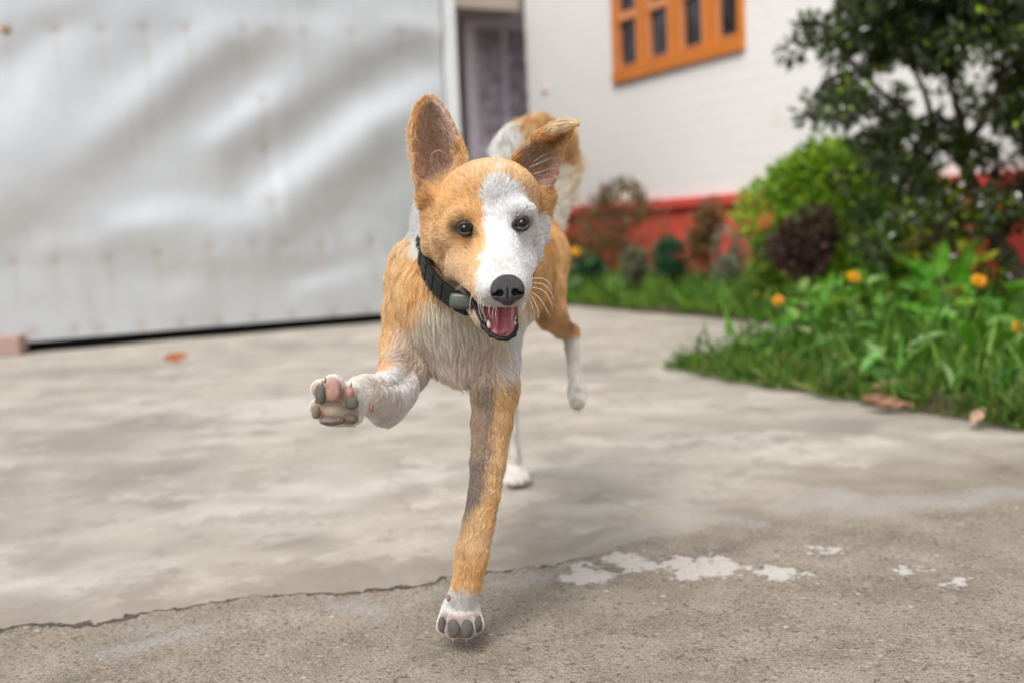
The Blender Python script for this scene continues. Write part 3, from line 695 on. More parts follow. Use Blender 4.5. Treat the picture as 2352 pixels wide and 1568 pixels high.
C0 = C0[ok]; d = d[ok]; n = len(C0)
V, F, cc = leaf_cloud(C0, d+rs.normal(size=(n, 3))*.5, rdir(n, rs)+np.array((0, 0, .9)), .032*(.6+.7*rs.rand(n)), .0155*(.7+.6*rs.rand(n)),
                      cvar((.042, .062, .014), n, rs, .4, (.17, .26, .025), .10), rs, .2, .2)
nmesh('crown', V, F, GLOSSM, tree, cc, smooth=False)

# grass and weeds of the bed: one uncountable mass
rs = np.random.RandomState(23)
def grass(n, uf, vf, hf, wid, c, alt, frac):
    u, v = uf(n), vf(n); z0 = .008+0*u
    thin = rs.rand(n) < np.clip(.75+.5*np.sin(u*17+2*np.sin(v*9))+v*2.5, .15, 1); u, v, z0 = u[thin], v[thin], z0[thin]; n = len(u)
    C_ = T0+u[:, None]*U+v[:, None]*V_+z0[:, None]*Z_
    D = rs.normal(size=(n, 3))*np.array((.45, .45, .1))+np.array((0, 0, 1.0))
    hh = hf(u, v)*(.5+.7*rs.rand(n))
    return leaf_cloud(C_, D, rdir(n, rs), hh, wid*(.6+.8*rs.rand(n)), cvar(c, n, rs, .25, alt, frac), rs, .1, .45, 3)
parts = []
def near_u(n): return -(rs.rand(n)**1.25)*2.7
dens = np.sin
parts.append(grass(30000, near_u, lambda n: .012+rs.rand(n)**1.2*(VB+.3), lambda u, v: .06+.075*sstep(0, .4, v)*(.6+.4*sstep(0,-1.2,u))+.035*np.sin(u*9)*np.sin(v*11+u*3), .0048, (.070, .175, .018), (.20, .30, .045), .28))
parts.append(grass(9000, lambda n: .03-rs.rand(n)*2.4, lambda n: -.03+rs.rand(n)**1.3*.12, lambda u, v: (.05+.03*np.sin(u*31)+.02*np.sin(u*57+2))*sstep(-.05, .03, v+.02*np.sin(u*43)), .004, (.08, .18, .025), (.22, .24, .07), .3))
parts.append(grass(15000, lambda n: -1.0+rs.rand(n)*5.2, lambda n: VB+.01+rs.rand(n)*.95, lambda u, v: .09+.08*np.sin(u*7+v*9)**2, .009, (.09, .21, .025), (.20, .32, .05), .35))
parts.append(grass(1100, near_u, lambda n: .05+rs.rand(n)*(VB+.3), lambda u, v: .20+0*u, .008, (.10, .25, .025), (.18, .32, .05), .3))
V = np.concatenate([p[0] for p in parts]); cc = np.concatenate([p[2] for p in parts]); k = 0; Fs = []
for p in parts: Fs.append(p[1]+k); k += len(p[0])
tag(nmesh('grass', V, np.concatenate(Fs), GRASSM, None, cc, smooth=False), 'green grass growing over the garden bed beside the concrete path', 'grass', kind='stuff')
# broad-leaved ground cover
n = 5200; u = np.concatenate((-rs.rand(n//2)*2.6, -.6+rs.rand(n-n//2)*4.6)); v = np.concatenate((.03+rs.rand(n//2)*1.6, VB+.05+rs.rand(n-n//2)*.85))
C_ = T0+u[:, None]*U+v[:, None]*V_+(.01+.11*rs.rand(n)**1.5)[:, None]*Z_
V, F, cc = leaf_cloud(C_, rdir(n, rs)+np.array((0, 0, .7)), rdir(n, rs)+np.array((0, 0, 1.2)), .045*(.6+.9*rs.rand(n)), .017*(.6+.8*rs.rand(n)), cvar((.085, .21, .025), n, rs, .3, (.17, .29, .08), .3), rs, .2, .3, 3)
n2 = 520; u = -(rs.rand(n2)**1.2)*2.4-.05; v = .06+rs.rand(n2)*.9
C2 = T0+u[:, None]*U+v[:, None]*V_+(.03+.17*rs.rand(n2)*sstep(0, .3, v))[:, None]*Z_
V2, F2, c2 = leaf_cloud(C2, rdir(n2, rs)+np.array((0, 0, .5)), rdir(n2, rs)*.6+np.array((0, 0, 1.2)), .085*(.6+.7*rs.rand(n2)), .032*(.6+.7*rs.rand(n2)), cvar((.09, .23, .025), n2, rs, .3, (.16, .31, .07), .3), rs, .2, .35, 3)
F = np.vstack((F, F2+len(V))); V = np.vstack((V, V2)); cc = np.vstack((cc, c2))
tag(nmesh('ground_cover', V, F, LEAFM, None, cc, smooth=False), 'low broad leaved weeds mixed into the grass of the garden bed', 'ground cover', kind='stuff')

# large-leaved flowering plants
def flower(c, d, r, parent, fc=(.90, .42, .01)):
    d = unit(d); a = unit(np.cross(d, (.3, .2, 1.))); b2 = np.cross(d, a); rs_ = np.random.RandomState(int(abs(c[0])*1e4) % 9999)
    Vs, Fs, cs, k = [], [], [], 0
    for ring, (rr, lift, n_) in enumerate(((1.0, .05, 15), (.75, .22, 12), (.45, .38, 8))):
        th = np.arange(n_)*2*np.pi/n_+rs_.rand(n_)*.3
        D = np.cos(th)[:, None]*a+np.sin(th)[:, None]*b2+d*(.15+.5*ring)
        Nn = np.tile(d, (n_, 1))+.2*rs_.normal(size=(n_, 3))
        v, f, c3 = leaf_cloud(np.tile(c+d*r*lift*.5, (n_, 1)), D, Nn, r*rr, r*.42, cvar(np.array(fc)*(1 if ring < 2 else (.9, .75, .8)), n_, rs_, .1), rs_, .15, .15, 3)
        Vs.append(v); Fs.append(f+k); cs.append(c3); k += len(v)
    o = nmesh('flower', np.concatenate(Vs), np.concatenate(Fs), LEAFM, parent, np.concatenate(cs), smooth=True)
    mb = MB(); mb.ellipsoid(c+d*r*.12, [a*r*.33, b2*r*.33, d*r*.2], 10, 6, noise=.1); mb.build('flower_centre', plain('flower_eye', (.45, .12, .01), .8), o)
def bigplant(label, base, leaves, stems, flowers, seed, c=(.11, .29, .028), group='large leaved flowering plants in the bed'):
    """leaves: (base px,py, tip px,py, Y, width_m); stems: lists of (px,py,Y)"""
    rs = np.random.RandomState(seed); root = empty('flowering_plant', base, label, 'plant', group)
    mb = MB()
    for s_ in stems:
        p0 = np.asarray(base)+rs.normal(size=3)*(.015, .015, 0); q = [p0]+[P(*x) for x in s_]
        q = np.array(q); t_ = np.linspace(0, len(q)-1, 4*len(q)); q = np.stack([np.interp(t_, np.arange(len(q)), q[:, k]) for k in range(3)], 1)
        q[1:-1] = (q[:-2]+2*q[1:-1]+q[2:])/4; mb.tube(q, np.linspace(.0048, .0028, len(q)), 6)
    mb.build('stem', STEMM, root)
    for (x0, y0, x1, y1, Y, w_) in leaves:
        a = P(x0, y0, Y); b2 = P(x1, y1, Y+rs.uniform(-.07, .04)); L_ = np.linalg.norm(b2-a); D = (b2-a)/L_
        Nn = unit(np.array((rs.normal()*.25, -.45+rs.normal()*.2, 1.0))); Sd = unit(np.cross(D, Nn)); Nn = np.cross(Sd, D)
        if abs(D[2]) > .8: Sd = unit(np.cross(D, (0.15*rs.normal(), -1., .2))); Nn = np.cross(Sd, D)
        ts = np.linspace(0, 1, 11); ws = np.linspace(-1, 1, 7); wd = w_*.5*np.sin(np.pi*ts**.75)**.8+.0012
        ripple = rs.rand()*6
        Vv = np.array([a+D*L_*t_-Nn*(L_*.22*(t_**2-t_))*(-1)+Sd*s2*wv+Nn*(abs(s2)*wv*.35+.003*math.sin(t_*16+ripple)*abs(s2)) for t_, wv in zip(ts, wd) for s2 in ws])
        i, j = np.meshgrid(np.arange(10), np.arange(6), indexing='ij'); F = np.stack((i*7+j, i*7+j+1, (i+1)*7+j+1, (i+1)*7+j), -1).reshape(-1, 4)
        cc = cvar(np.array(c)*(1, 1, 1), 1, rs, .15).repeat(len(Vv), 0); vein = np.tile(np.where(np.abs(ws) < .1, 1.5, 1.0), 11); cc = cc*vein[:, None]
        nmesh('leaf', Vv, F, LEAFM, root, cc)
    for (px, py, Y, r, dx) in flowers: flower(P(px, py, Y), (dx, -.75, .55), r, root)
    return root
bigplant('tall plant with large upright leaves and an orange flower right of the trunk foot', gz(2180, 700, 2.75),
    [(2125, 640, 2030, 560, 2.72, .075), (2150, 640, 2170, 548, 2.75, .055), (2190, 650, 2235, 560, 2.75, .05), (2160, 690, 2075, 640, 2.65, .06), (2180, 720, 2060, 700, 2.6, .055), (2130, 660, 2092, 598, 2.7, .08), (2075, 715, 2030, 752, 2.6, .04),
     (2200, 720, 2110, 755, 2.6, .05), (2190, 700, 2260, 690, 2.65, .05), (2170, 650, 2120, 600, 2.8, .06), (2200, 660, 2215, 600, 2.7, .06), (2205, 735, 2235, 800, 2.55, .03), (2160, 720, 2120, 735, 2.58, .055), (2195, 650, 2195, 590, 2.76, .055)],
    [((2185, 760, 2.72), (2175, 690, 2.7), (2160, 620, 2.72)), ((2070, 790, 2.66), (2072, 715, 2.6)), ((2225, 760, 2.7), (2240, 700, 2.65), (2247, 655, 2.62))],
    [(2248, 645, 2.6, .022, .05)], 51)
bigplant('leafy plant with an orange flower at its left edge beside the path end', gz(1880, 760, 2.95),
    [(1880, 700, 1812, 648, 2.92, .05), (1885, 690, 1915, 625, 2.95, .035), (1880, 700, 1850, 655, 2.9, .04), (1900, 690, 1955, 660, 2.95, .05), (1860, 720, 1775, 752, 2.85, .055), (1900, 710, 1930, 770, 2.85, .04), (1870, 700, 1800, 690, 2.85, .045),
     (1890, 700, 1935, 640, 2.95, .045), (1905, 730, 1990, 745, 2.85, .045), (1880, 720, 1850, 800, 2.85, .04), (1890, 700, 1880, 640, 3.0, .04)],
    [((1885, 770, 2.9), (1882, 700, 2.92)), ((1840, 770, 2.88), (1800, 730, 2.86), (1790, 700, 2.84)), ((1940, 730, 2.95), (1958, 645, 2.95))],
    [(1787, 690, 2.82, .018, -.4), (1960, 636, 2.93, .021, .1)], 53)
bigplant('plant with narrow leaves and an orange flower cut by the right edge of the photo', gz(2370, 800, 2.5),
    [(2352, 700, 2280, 690, 2.5, .035), (2380, 740, 2268, 728, 2.45, .035), (2370, 690, 2290, 640, 2.5, .04), (2400, 650, 2300, 655, 2.55, .04), (2380, 820, 2290, 790, 2.4, .03), (2400, 700, 2352, 660, 2.5, .04), (2390, 800, 2280, 830, 2.35, .03), (2400, 760, 2460, 700, 2.5, .05)],
    [((2375, 790, 2.46), (2385, 720, 2.45)), ((2362, 820, 2.42), (2345, 760, 2.38))],
    [(2342, 752, 2.36, .021, -.1)], 57)
bigplant('young plant with pale broad leaves at the near right corner of the grass', gz(2390, 965, 2.02),
    [(2352, 945, 2265, 912, 1.98, .062), (2370, 930, 2345, 870, 2.0, .06), (2360, 950, 2300, 985, 1.94, .04), (2380, 950, 2440, 920, 2.0, .06), (2360, 940, 2310, 900, 2.04, .045)],
    [((2370, 950, 2.0), (2362, 930, 1.99))], [], 59, c=(.18, .36, .04))
bigplant('small yellow flower among dark leaves just right of the dog', gz(1330, 640, 5.3),
    [(1330, 620, 1290, 600, 5.3, .06), (1330, 620, 1375, 590, 5.3, .06), (1335, 640, 1300, 660, 5.25, .07), (1320, 600, 1300, 560, 5.3, .06)],
    [((1325, 620, 5.3), (1321, 582, 5.28))], [(1321, 578, 5.25, .03, 0)], 61, c=(.06, .11, .03))
rs = np.random.RandomState(91)
for k, (px, py, Y, lab) in enumerate(((1620, 690, 4.4, 'arching strap leaved clump below the larger conifer'), (1440, 690, 4.85, 'arching strap leaved clump between the two conifers'), (1700, 700, 4.1, 'arching strap leaved clump left of the purple brown bush'))):
    base = G(px, py); root = empty('strap_leaved_plant', base, lab, 'plant', 'strap leaved clumps in the wall bed')
    n = 26; D = rdir(n, rs)*np.array((1, 1, .3))+np.array((0, 0, .9))
    V, F, cc = leaf_cloud(np.tile(base+np.array((0, 0, .01)), (n, 1))+rs.normal(size=(n, 3))*(.02, .02, 0), D, rdir(n, rs)*.3+np.array((0, 0, 1)), .17*(.6+.6*rs.rand(n)), .020, cvar((.14, .26, .07), n, rs, .2, (.26, .34, .14), .3), rs, .2, .45, 3)
    nmesh('foliage', V, F, LEAFM, root, cc)

# dead leaves
def dead(name, label, c, D, N_, L, W, colr, curl, seed):
    rs = np.random.RandomState(seed); D = unit(D); Sd = unit(np.cross(D, N_)); Nn = np.cross(Sd, D)
    ts = np.linspace(0, 1, 17); ws = np.linspace(-1, 1, 11); Vv = []
    for t_ in ts:
        w_ = W*.5*math.sin(math.pi*min(1, t_*.96+.02)**.8)+.001
        for s2 in ws:
            a = curl*s2; x = math.sin(a)/curl*w_; z = (1-math.cos(a))/curl*w_
            Vv.append(c+D*L*(t_-.5)+Sd*x+Nn*(z+.18*L*math.sin((t_-.5)*2.2)**2+.0025*math.sin(t_*19+s2*5)))
    i, j = np.meshgrid(np.arange(16), np.arange(10), indexing='ij'); F = np.stack((i*11+j, i*11+j+1, (i+1)*11+j+1, (i+1)*11+j), -1).reshape(-1, 4)
    cc = np.tile(colr, (len(Vv), 1))*(1+.25*np.sin(np.arange(len(Vv))*.7)[:, None])
    return tag(nmesh(name, np.array(Vv), F, DRYM, None, cc), label, 'leaf')
gl_ = G(407, 834); dead('dead_leaf', 'curled orange brown dead leaf alone on the concrete before the metal gate', gl_+(0, 0, .014), (1, .35, .12), (0.1, -.5, .8), .085, .05, (.42, .15, .05), 1.3, 3)
for k, (px, py, dz, D, L, W, cr, lab) in enumerate((
    (2035, 948, .012, (1, -.15, -.15), .10, .055, (.30, .17, .11), 'lowest curled brown dead leaf of the heap at the grass edge'),
    (2050, 925, .03, (1, .25, .1), .10, .05, (.42, .27, .16), 'rolled tan dead leaf on top of the heap at the grass edge'),
    (2078, 920, .03, (.7, -.5, .15), .07, .045, (.55, .34, .18), 'pale tan dead leaf at the right of the heap at the grass edge'),
    (2020, 930, .02, (.4, .8, .1), .07, .05, (.26, .15, .10), 'dark brown dead leaf at the left of the heap at the grass edge'),
    (1912, 872, .055, (1, -.1, -.35), .105, .03, (.52, .27, .13), 'narrow orange tan dead leaf caught in the grass above the heap'),
    (2245, 985, .02, (.5, .4, .3), .05, .035, (.50, .33, .24), 'small pinkish tan dead leaf in the grass near the right edge'),
    (1760, 858, .02, (.6, .3, .2), .05, .03, (.35, .16, .09), 'small rusty dead leaf near the tip of the grass'))):
    dead('dead_leaf', lab, G(px, py)+(0, 0, dz), D, (0, -.45, 1), L, W, np.array(cr), 1.5, 70+k)
# ------------------------------------------------------------------ the running dog
PXM = 1.0/FPX
def rm(r, Y): return r*Y*PXM
SP = .0021
GLO = np.array((-.215, .745, -.006)); GHI = np.array((.150, 1.60, .560))
gd_ = np.ceil((GHI-GLO)/SP).astype(int)+1
F_ = np.full(gd_, .08, np.float32)
ax_ = [GLO[k]+np.arange(gd_[k])*SP for k in range(3)]
ax_ = [a.astype(np.float32) for a in ax_]
def sub(lo, hi, pad=.02):
    a = np.maximum(np.floor((np.asarray(lo)-pad-GLO)/SP).astype(int), 0); b2 = np.minimum(np.ceil((np.asarray(hi)+pad-GLO)/SP).astype(int)+1, gd_)
    sl = tuple(slice(a[k], b2[k]) for k in range(3))
    X = ax_[0][sl[0]][:, None, None]; Y = ax_[1][sl[1]][None, :, None]; Z = ax_[2][sl[2]][None, None, :]
    return sl, X, Y, Z
def comb(sl, d, k, op='u'):
    g = F_[sl]
    if op == 'u':
        h = np.clip(.5+.5*(g-d)/k, 0, 1); F_[sl] = g+(d-g)*h-k*h*(1-h)
    else:
        h = np.clip(.5-.5*(g+d)/k, 0, 1); F_[sl] = g+(-d-g)*h+k*h*(1-h)
guides = []                                     # (a, b, ra, rb, flow, fur length, tag)
def cone(a, b, ra, rb, k=.012, op='u', flow=None, fl=.010, tg='body'):
    a, b = np.asarray(a), np.asarray(b)
    lo = np.minimum(a-ra, b-rb); hi = np.maximum(a+ra, b+rb); sl, X, Y, Z = sub(lo, hi)
    e = b-a; L2 = e@e+1e-12
    t_ = np.clip(((X-a[0])*e[0]+(Y-a[1])*e[1]+(Z-a[2])*e[2])/L2, 0, 1).astype(np.float32)
    d = np.sqrt((X-a[0]-t_*e[0])**2+(Y-a[1]-t_*e[1])**2+(Z-a[2]-t_*e[2])**2)-(ra+(rb-ra)*t_)
    comb(sl, d, k, op)
    if op == 'u': guides.append((a, b, ra, rb, unit(flow if flow is not None else b-a+1e-9), fl, tg))
def ell(c, Rm, r, k=.012, op='u', flow=None, fl=.010, tg='body'):
    c = np.asarray(c); r = np.asarray(r, float); m_ = r.max(); sl, X, Y, Z = sub(c-m_, c+m_)
    D = (X-c[0], Y-c[1], Z-c[2]); q = [Rm[i][0]*D[0]+Rm[i][1]*D[1]+Rm[i][2]*D[2] for i in range(3)]
    k0 = np.sqrt(sum((q[i]/r[i])**2 for i in range(3))); k1 = np.sqrt(sum((q[i]/r[i]**2)**2 for i in range(3)))+1e-9
    comb(sl, (k0*(k0-1)/k1).astype(np.float32), k, op)
    if op == 'u':
        mr = sorted(r)[1]; guides.append((c, c, mr, mr, unit(flow if flow is not None else (0, 1, 0)), fl, tg))
def chain(pts, k=.012, fl=.010, tg='body', flow=None):
    """pts: (px,py,Y,rpx)"""
    q = [(P(x, y, Y), rm(r, Y)) for x, y, Y, r in pts]
    A_ = np.array([a for a, r in q]); rr = np.array([r for a, r in q]); sl, X, Y, Z = sub((A_-rr[:, None]).min(0), (A_+rr[:, None]).max(0))
    dd = None
    for (a, ra), (b2, rb) in zip(q[:-1], q[1:]):
        e = b2-a; t_ = np.clip(((X-a[0])*e[0]+(Y-a[1])*e[1]+(Z-a[2])*e[2])/(e@e+1e-12), 0, 1).astype(np.float32)
        d = np.sqrt((X-a[0]-t_*e[0])**2+(Y-a[1]-t_*e[1])**2+(Z-a[2]-t_*e[2])**2)-(ra+(rb-ra)*t_)
        if dd is None: dd = d
        else:
            h = np.clip(.5+.5*(dd-d)/.003, 0, 1); dd = dd+(d-dd)*h-.003*h*(1-h)
        guides.append((a, b2, ra, rb, unit(flow if flow is not None else b2-a+1e-9), fl, tg))
    comb(sl, dd.astype(np.float32), k)
ah = R(3.0)                                     # extra head tilt
HX = IX*math.cos(ah)+IY*math.sin(ah); HZ = IY*math.cos(ah)-IX*math.sin(ah); HY = IZ
HR = np.array((HX, HY, HZ)); IR = np.array((IX, IZ, IY))
DN = np.array((0, 0, -1.0)); BK = np.array((0, 1.0, 0))

# trunk, chest, neck
chain([(1052, 690, 1.04, 134), (1120, 645, 1.20, 128), (1185, 600, 1.36, 100)], .03, .016, 'trunk', BK+.25*DN)
cone(P(1058, 785, 1.03), P(1110, 760, 1.16), rm(76, 1.03), rm(60, 1.16), .03, 'u', BK+.5*DN, .020, 'chest')
cone(P(1040, 690, .985), P(1062, 800, .99), rm(84, .98), rm(55, .99), .03, 'u', DN+.1*BK, .020, 'chest')
cone(P(1095, 520, 1.00), P(1062, 665, 1.00), rm(98, 1.0), rm(118, 1.0), .03, 'u', DN+.3*BK, .016, 'neck')
cone(P(1068, 505, 1.05), P(1070, 600, 1.09), rm(108, 1.05), rm(125, 1.09), .03, 'u', DN*.6+BK, .020, 'ruff')
# shoulders and the standing foreleg
chain([(946, 604, 1.04, 44), (939, 640, 1.035, 46), (938, 710, 1.03, 50), (932, 790, 1.02, 52), (932, 848, 1.0, 46)], .022, .013, 'shoulderR', DN+.15*BK)
chain([(1130, 720, 1.03, 58), (1138, 820, 1.01, 50), (1136, 895, .985, 46)], .02, .014, 'shoulderL', DN+.1*BK)
chain([(1136, 895, .985, 46), (1130, 970, .975, 45), (1121, 1060, .962, 38), (1113, 1130, .955, 34), (1100, 1200, .95, 34), (1086, 1262, .944, 36), (1081, 1290, .942, 35), (1072, 1340, .938, 31), (1060, 1385, .947, 36)], .010, .0072, 'legL', DN)
for x, y, Y, r in ((1021, 1434, .940, 20), (1043, 1444, .925, 22), (1072, 1444, .925, 22), (1093, 1434, .940, 20)):
    chain([(1058+(x-1058)*.5, 1394, .950, 24), (x, y, Y, r)], .004, .003, 'pawL', DN-IZ*.5)
chain([(1058, 1405, .952, 34), (1058, 1428, .949, 28)], .006, .003, 'pawL', DN-IZ*.5)
# raised foreleg, paw lifted towards the viewer
chain([(926, 846, 1.0, 42), (904, 888, .955, 43), (882, 910, .905, 43), (858, 908, .868, 41), (836, 903, .845, 33)], .014, .0085, 'armR', -IX*.75+DN*.6)
chain([(912, 895, .955, 34), (886, 938, .905, 31)], .014, .012, 'armR', flow=DN+.2*BK)
chain([(838, 905, .845, 36), (800, 922, .822, 42), (775, 930, .815, 42)], .010, .004, 'pawR', -IX*.8+DN*.3)
chain([(775, 935, .815, 42), (755, 945, .805, 30)], .008, .003, 'pawR', -IX*.8+DN*.3)
chain([(775, 940, .805, 28), (808, 952, .805, 26)], .008, .004, 'pawR', -IX*.8+DN*.3)
for x, y, Y, r in ((737, 893, .792, 23), (766, 885, .788, 26), (806, 905, .795, 26), (731, 934, .802, 20)):
    chain([(785+(x-785)*.3, 920+(y-920)*.2, .815, 26), (x, y, Y, r)], .004, .003, 'pawR', -IX*.8+DN*.3)
# hind quarters
ell(P(1205, 590, 1.36), IR, (rm(88, 1.36), rm(100, 1.36), rm(92, 1.36)), .03, 'u', BK+DN, .016, 'rump')
chain([(1232, 590, 1.33, 66), (1246, 660, 1.29, 50), (1262, 715, 1.27, 34), (1290, 752, 1.31, 20), (1309, 762, 1.335, 15)], .016, .012, 'thighL')
chain([(1309, 762, 1.335, 15), (1314, 800, 1.32, 15), (1320, 860, 1.30, 14), (1325, 895, 1.285, 16), (1327, 925, 1.27, 14)], .008, .006, 'hindL')
chain([(1316, 895, 1.285, 12), (1318, 925, 1.268, 10)], .005, .004, 'hindL'); chain([(1334, 895, 1.285, 12), (1334, 922, 1.268, 10)], .005, .004, 'hindL')
chain([(1150, 610, 1.36, 62), (1140, 730, 1.32, 46), (1160, 810, 1.44, 26), (1174, 880, 1.56, 15)], .016, .012, 'thighR')
chain([(1174, 880, 1.56, 15), (1176, 960, 1.565, 13), (1180, 1040, 1.56, 14), (1184, 1078, 1.56, 18)], .008, .006, 'hindR')
for x, y, Y, r in ((1168, 1104, 1.525, 11), (1180, 1105, 1.513, 12), (1195, 1104, 1.517, 12), (1207, 1100, 1.528, 10)):
    chain([(1184+(x-1184)*.5, 1085, 1.552, 14), (x, y, Y, r)], .003, .004, 'hindR')
# tail curled up over the rump
chain([(1240, 505, 1.42, 26), (1284, 440, 1.46, 17), (1304, 380, 1.47, 15), (1292, 322, 1.46, 15), (1248, 294, 1.45, 15), (1212, 299, 1.42, 13), (1182, 308, 1.38, 10), (1164, 328, 1.34, 8), (1152, 365, 1.32, 5)], .010, .036, 'tail')

# head
ell(P(1122, 455, .942), HR, (rm(112, .94), .046, rm(78, .94)), .012, 'u', None, .008, 'head')
ell(P(1111, 530, .928), HR, (rm(117, .93), .043, rm(70, .93)), .018, 'u', None, .009, 'head')
ell(P(1132, 440, .918), HR, (rm(74, .92), .030, rm(60, .92)), .018, 'u', None, .007, 'head')
for x, y in ((1072, 497), (1193, 485)): ell(P(x, y, .893), HR, (rm(34, .9), .013, rm(20, .9)), .012, 'u', None, .006, 'head')
cone(P(1022, 556, .945), P(1052, 626, .925), rm(30, .945), rm(24, .925), .014, 'u', None, .012, 'cheek')
cone(P(1217, 545, .940), P(1216, 588, .93), rm(22, .94), rm(19, .93), .014, 'u', None, .012, 'cheek')
# lower jaw: two branches meeting at the chin, hollow between
cone(P(1066, 652, .937), P(1106, 737, .874), rm(27, .935), rm(15, .872), .006, 'u', None, .004, 'jaw')
cone(P(1205, 640, .935), P(1184, 735, .872), rm(18, .935), rm(11, .872), .006, 'u', None, .004, 'jaw')
cone(P(1112, 735, .872), P(1150, 762, .858), rm(13, .87), rm(13, .86), .006, 'u', None, .004, 'jaw')
cone(P(1150, 762, .858), P(1184, 738, .870), rm(13, .86), rm(12, .87), .006, 'u', None, .004, 'jaw')
ell(P(1146, 738, .905), HR, (rm(34, .89), .026, rm(20, .89)), .008, 'u', None, .008, 'jaw')
cone(P(1148, 700, .915), P(1150, 738, .850), rm(36, .91), rm(31, .85), .003, 's')
cone(P(1135, 545, .905), P(1162, 645, .832), rm(58, .9), rm(40, .83), .018, 'u', None, .0045, 'muzzle')
ell(P(1124, 668, .834), HR, (rm(31, .83), .020, rm(33, .83)), .010, 'u', None, .0035, 'muzzle')
ell(P(1184, 664, .834), HR, (rm(28, .83), .020, rm(33, .83)), .010, 'u', None, .0035, 'muzzle')
ell(P(1160, 684, .828), HR, (rm(40, .82), .012, rm(20, .82)), .006, 'u', None, .003, 'muzzle')
cone(P(1118, 655, .845), P(1062, 612, .905), rm(34, .845), rm(36, .9), .014, 'u', None, .005, 'muzzle')
cone(P(1184, 652, .845), P(1200, 600, .905), rm(27, .845), rm(33, .9), .014, 'u', None, .005, 'muzzle')
lipl = [(1069, 640, .905), (1072, 664, .893), (1087, 693, .876), (1102, 722, .862), (1111, 750, .852), (1127, 768, .846), (1148, 778, .843), (1165, 778, .843), (1181, 769, .845), (1188, 751, .849), (1188, 734, .856), (1188, 705, .868)]
lr_ = [4, 6.5, 7.5, 7.5, 7, 6, 6, 6, 6, 5, 4, 4]
for k in range(len(lipl)-1): cone(P(*lipl[k]), P(*lipl[k+1]), rm(lr_[k], .86), rm(lr_[k+1], .86), .003, 'u', None, 0, 'lip')
# eye sockets
EYES = [(P(1067.5, 525, .8765), 1), (P(1199.5, 513, .8755), -1)]
er = .0070
for c_, s_ in EYES:
    cc_ = c_+IZ*er*.62
    ell(cc_, HR, (.0072, .0115, .0062), .003, 's')
# ears: cupped sheets of small balls
def sheet(rows, nu=34, nv_=40, r0=.0019, bow=1.0, fl=.007, tg='ear'):
    rows = [(P(*a), P(*b2), P(*c)) for a, b2, c in rows]; m_ = len(rows)
    ts = np.linspace(0, m_-1, nv_); A, Bm, C = [np.stack([np.interp(ts, np.arange(m_), [r[k][q] for r in rows]) for q in range(3)], 1) for k in range(3)]
    for _ in range(3):
        for Z2 in (A, Bm, C): Z2[1:-1] = (Z2[:-2]+2*Z2[1:-1]+Z2[2:])/4
    out = []
    for i in range(nv_):
        for s_ in np.linspace(0, 1, nu):
            out.append((1-s_)*(1-2*s_)*A[i]+4*s_*(1-s_)*Bm[i]+s_*(2*s_-1)*C[i])
    out = np.array(out); tipd = unit(Bm[-1]-Bm[0])
    for p in out:
        sl, X, Y, Z = sub(p-r0, p+r0, .0045)
        d = np.sqrt((X-p[0])**2+(Y-p[1])**2+(Z-p[2])**2)-r0
        F_[sl] = np.minimum(F_[sl], d)
    for i in range(0, nv_, 3):
        for j in range(0, nu, 3):
            q = out[i*nu+j]; guides.append((q, q, r0, r0, unit(tipd+.35*np.sign(j-nu/2+.5)*HX), fl, tg))
    return out, A, Bm, C
earL = sheet([((966, 455, .945), (1015, 432, .985), (1078, 408, .950)), ((952, 410, .940), (1010, 395, .985), (1074, 385, .945)), ((944, 350, .938), (1000, 335, .978), (1064, 345, .945)),
              ((943, 300, .938), (995, 290, .968), (1043, 300, .946)), ((953, 258, .942), (992, 250, .962), (1024, 262, .948)), ((972, 234, .948), (990, 229, .956), (1006, 238, .950))])
earR = sheet([((1162, 402, .955), (1208, 436, .972), (1252, 446, .955)), ((1175, 366, .948), (1228, 400, .966), (1272, 415, .942)), ((1200, 338, .940), (1246, 362, .958), (1281, 375, .938)),
              ((1236, 318, .926), (1266, 334, .952), (1288, 340, .930)), ((1268, 304, .920), (1290, 312, .934), (1302, 316, .926)), ((1290, 290, .914), (1302, 292, .918), (1312, 296, .916))])
chain([(1228, 316, .925, 7), (1262, 300, .918, 10), (1295, 288, .908, 11), (1318, 284, .902, 7)], .006, .008, 'earback')
# soft ear roots
chain([(990, 462, .958, 16), (992, 500, .955, 18), (998, 560, .955, 20)], .016, .010, 'head')
chain([(1246, 455, .958, 13), (1242, 500, .958, 15), (1236, 545, .955, 18)], .016, .010, 'head')
chain([(988, 455, .957, 15), (1020, 440, .975, 30), (1072, 415, .962, 20)], .014, .010, 'head', -DN)
chain([(1168, 400, .962, 16), (1210, 440, .975, 26), (1246, 460, .957, 14)], .014, .010, 'head', -DN)

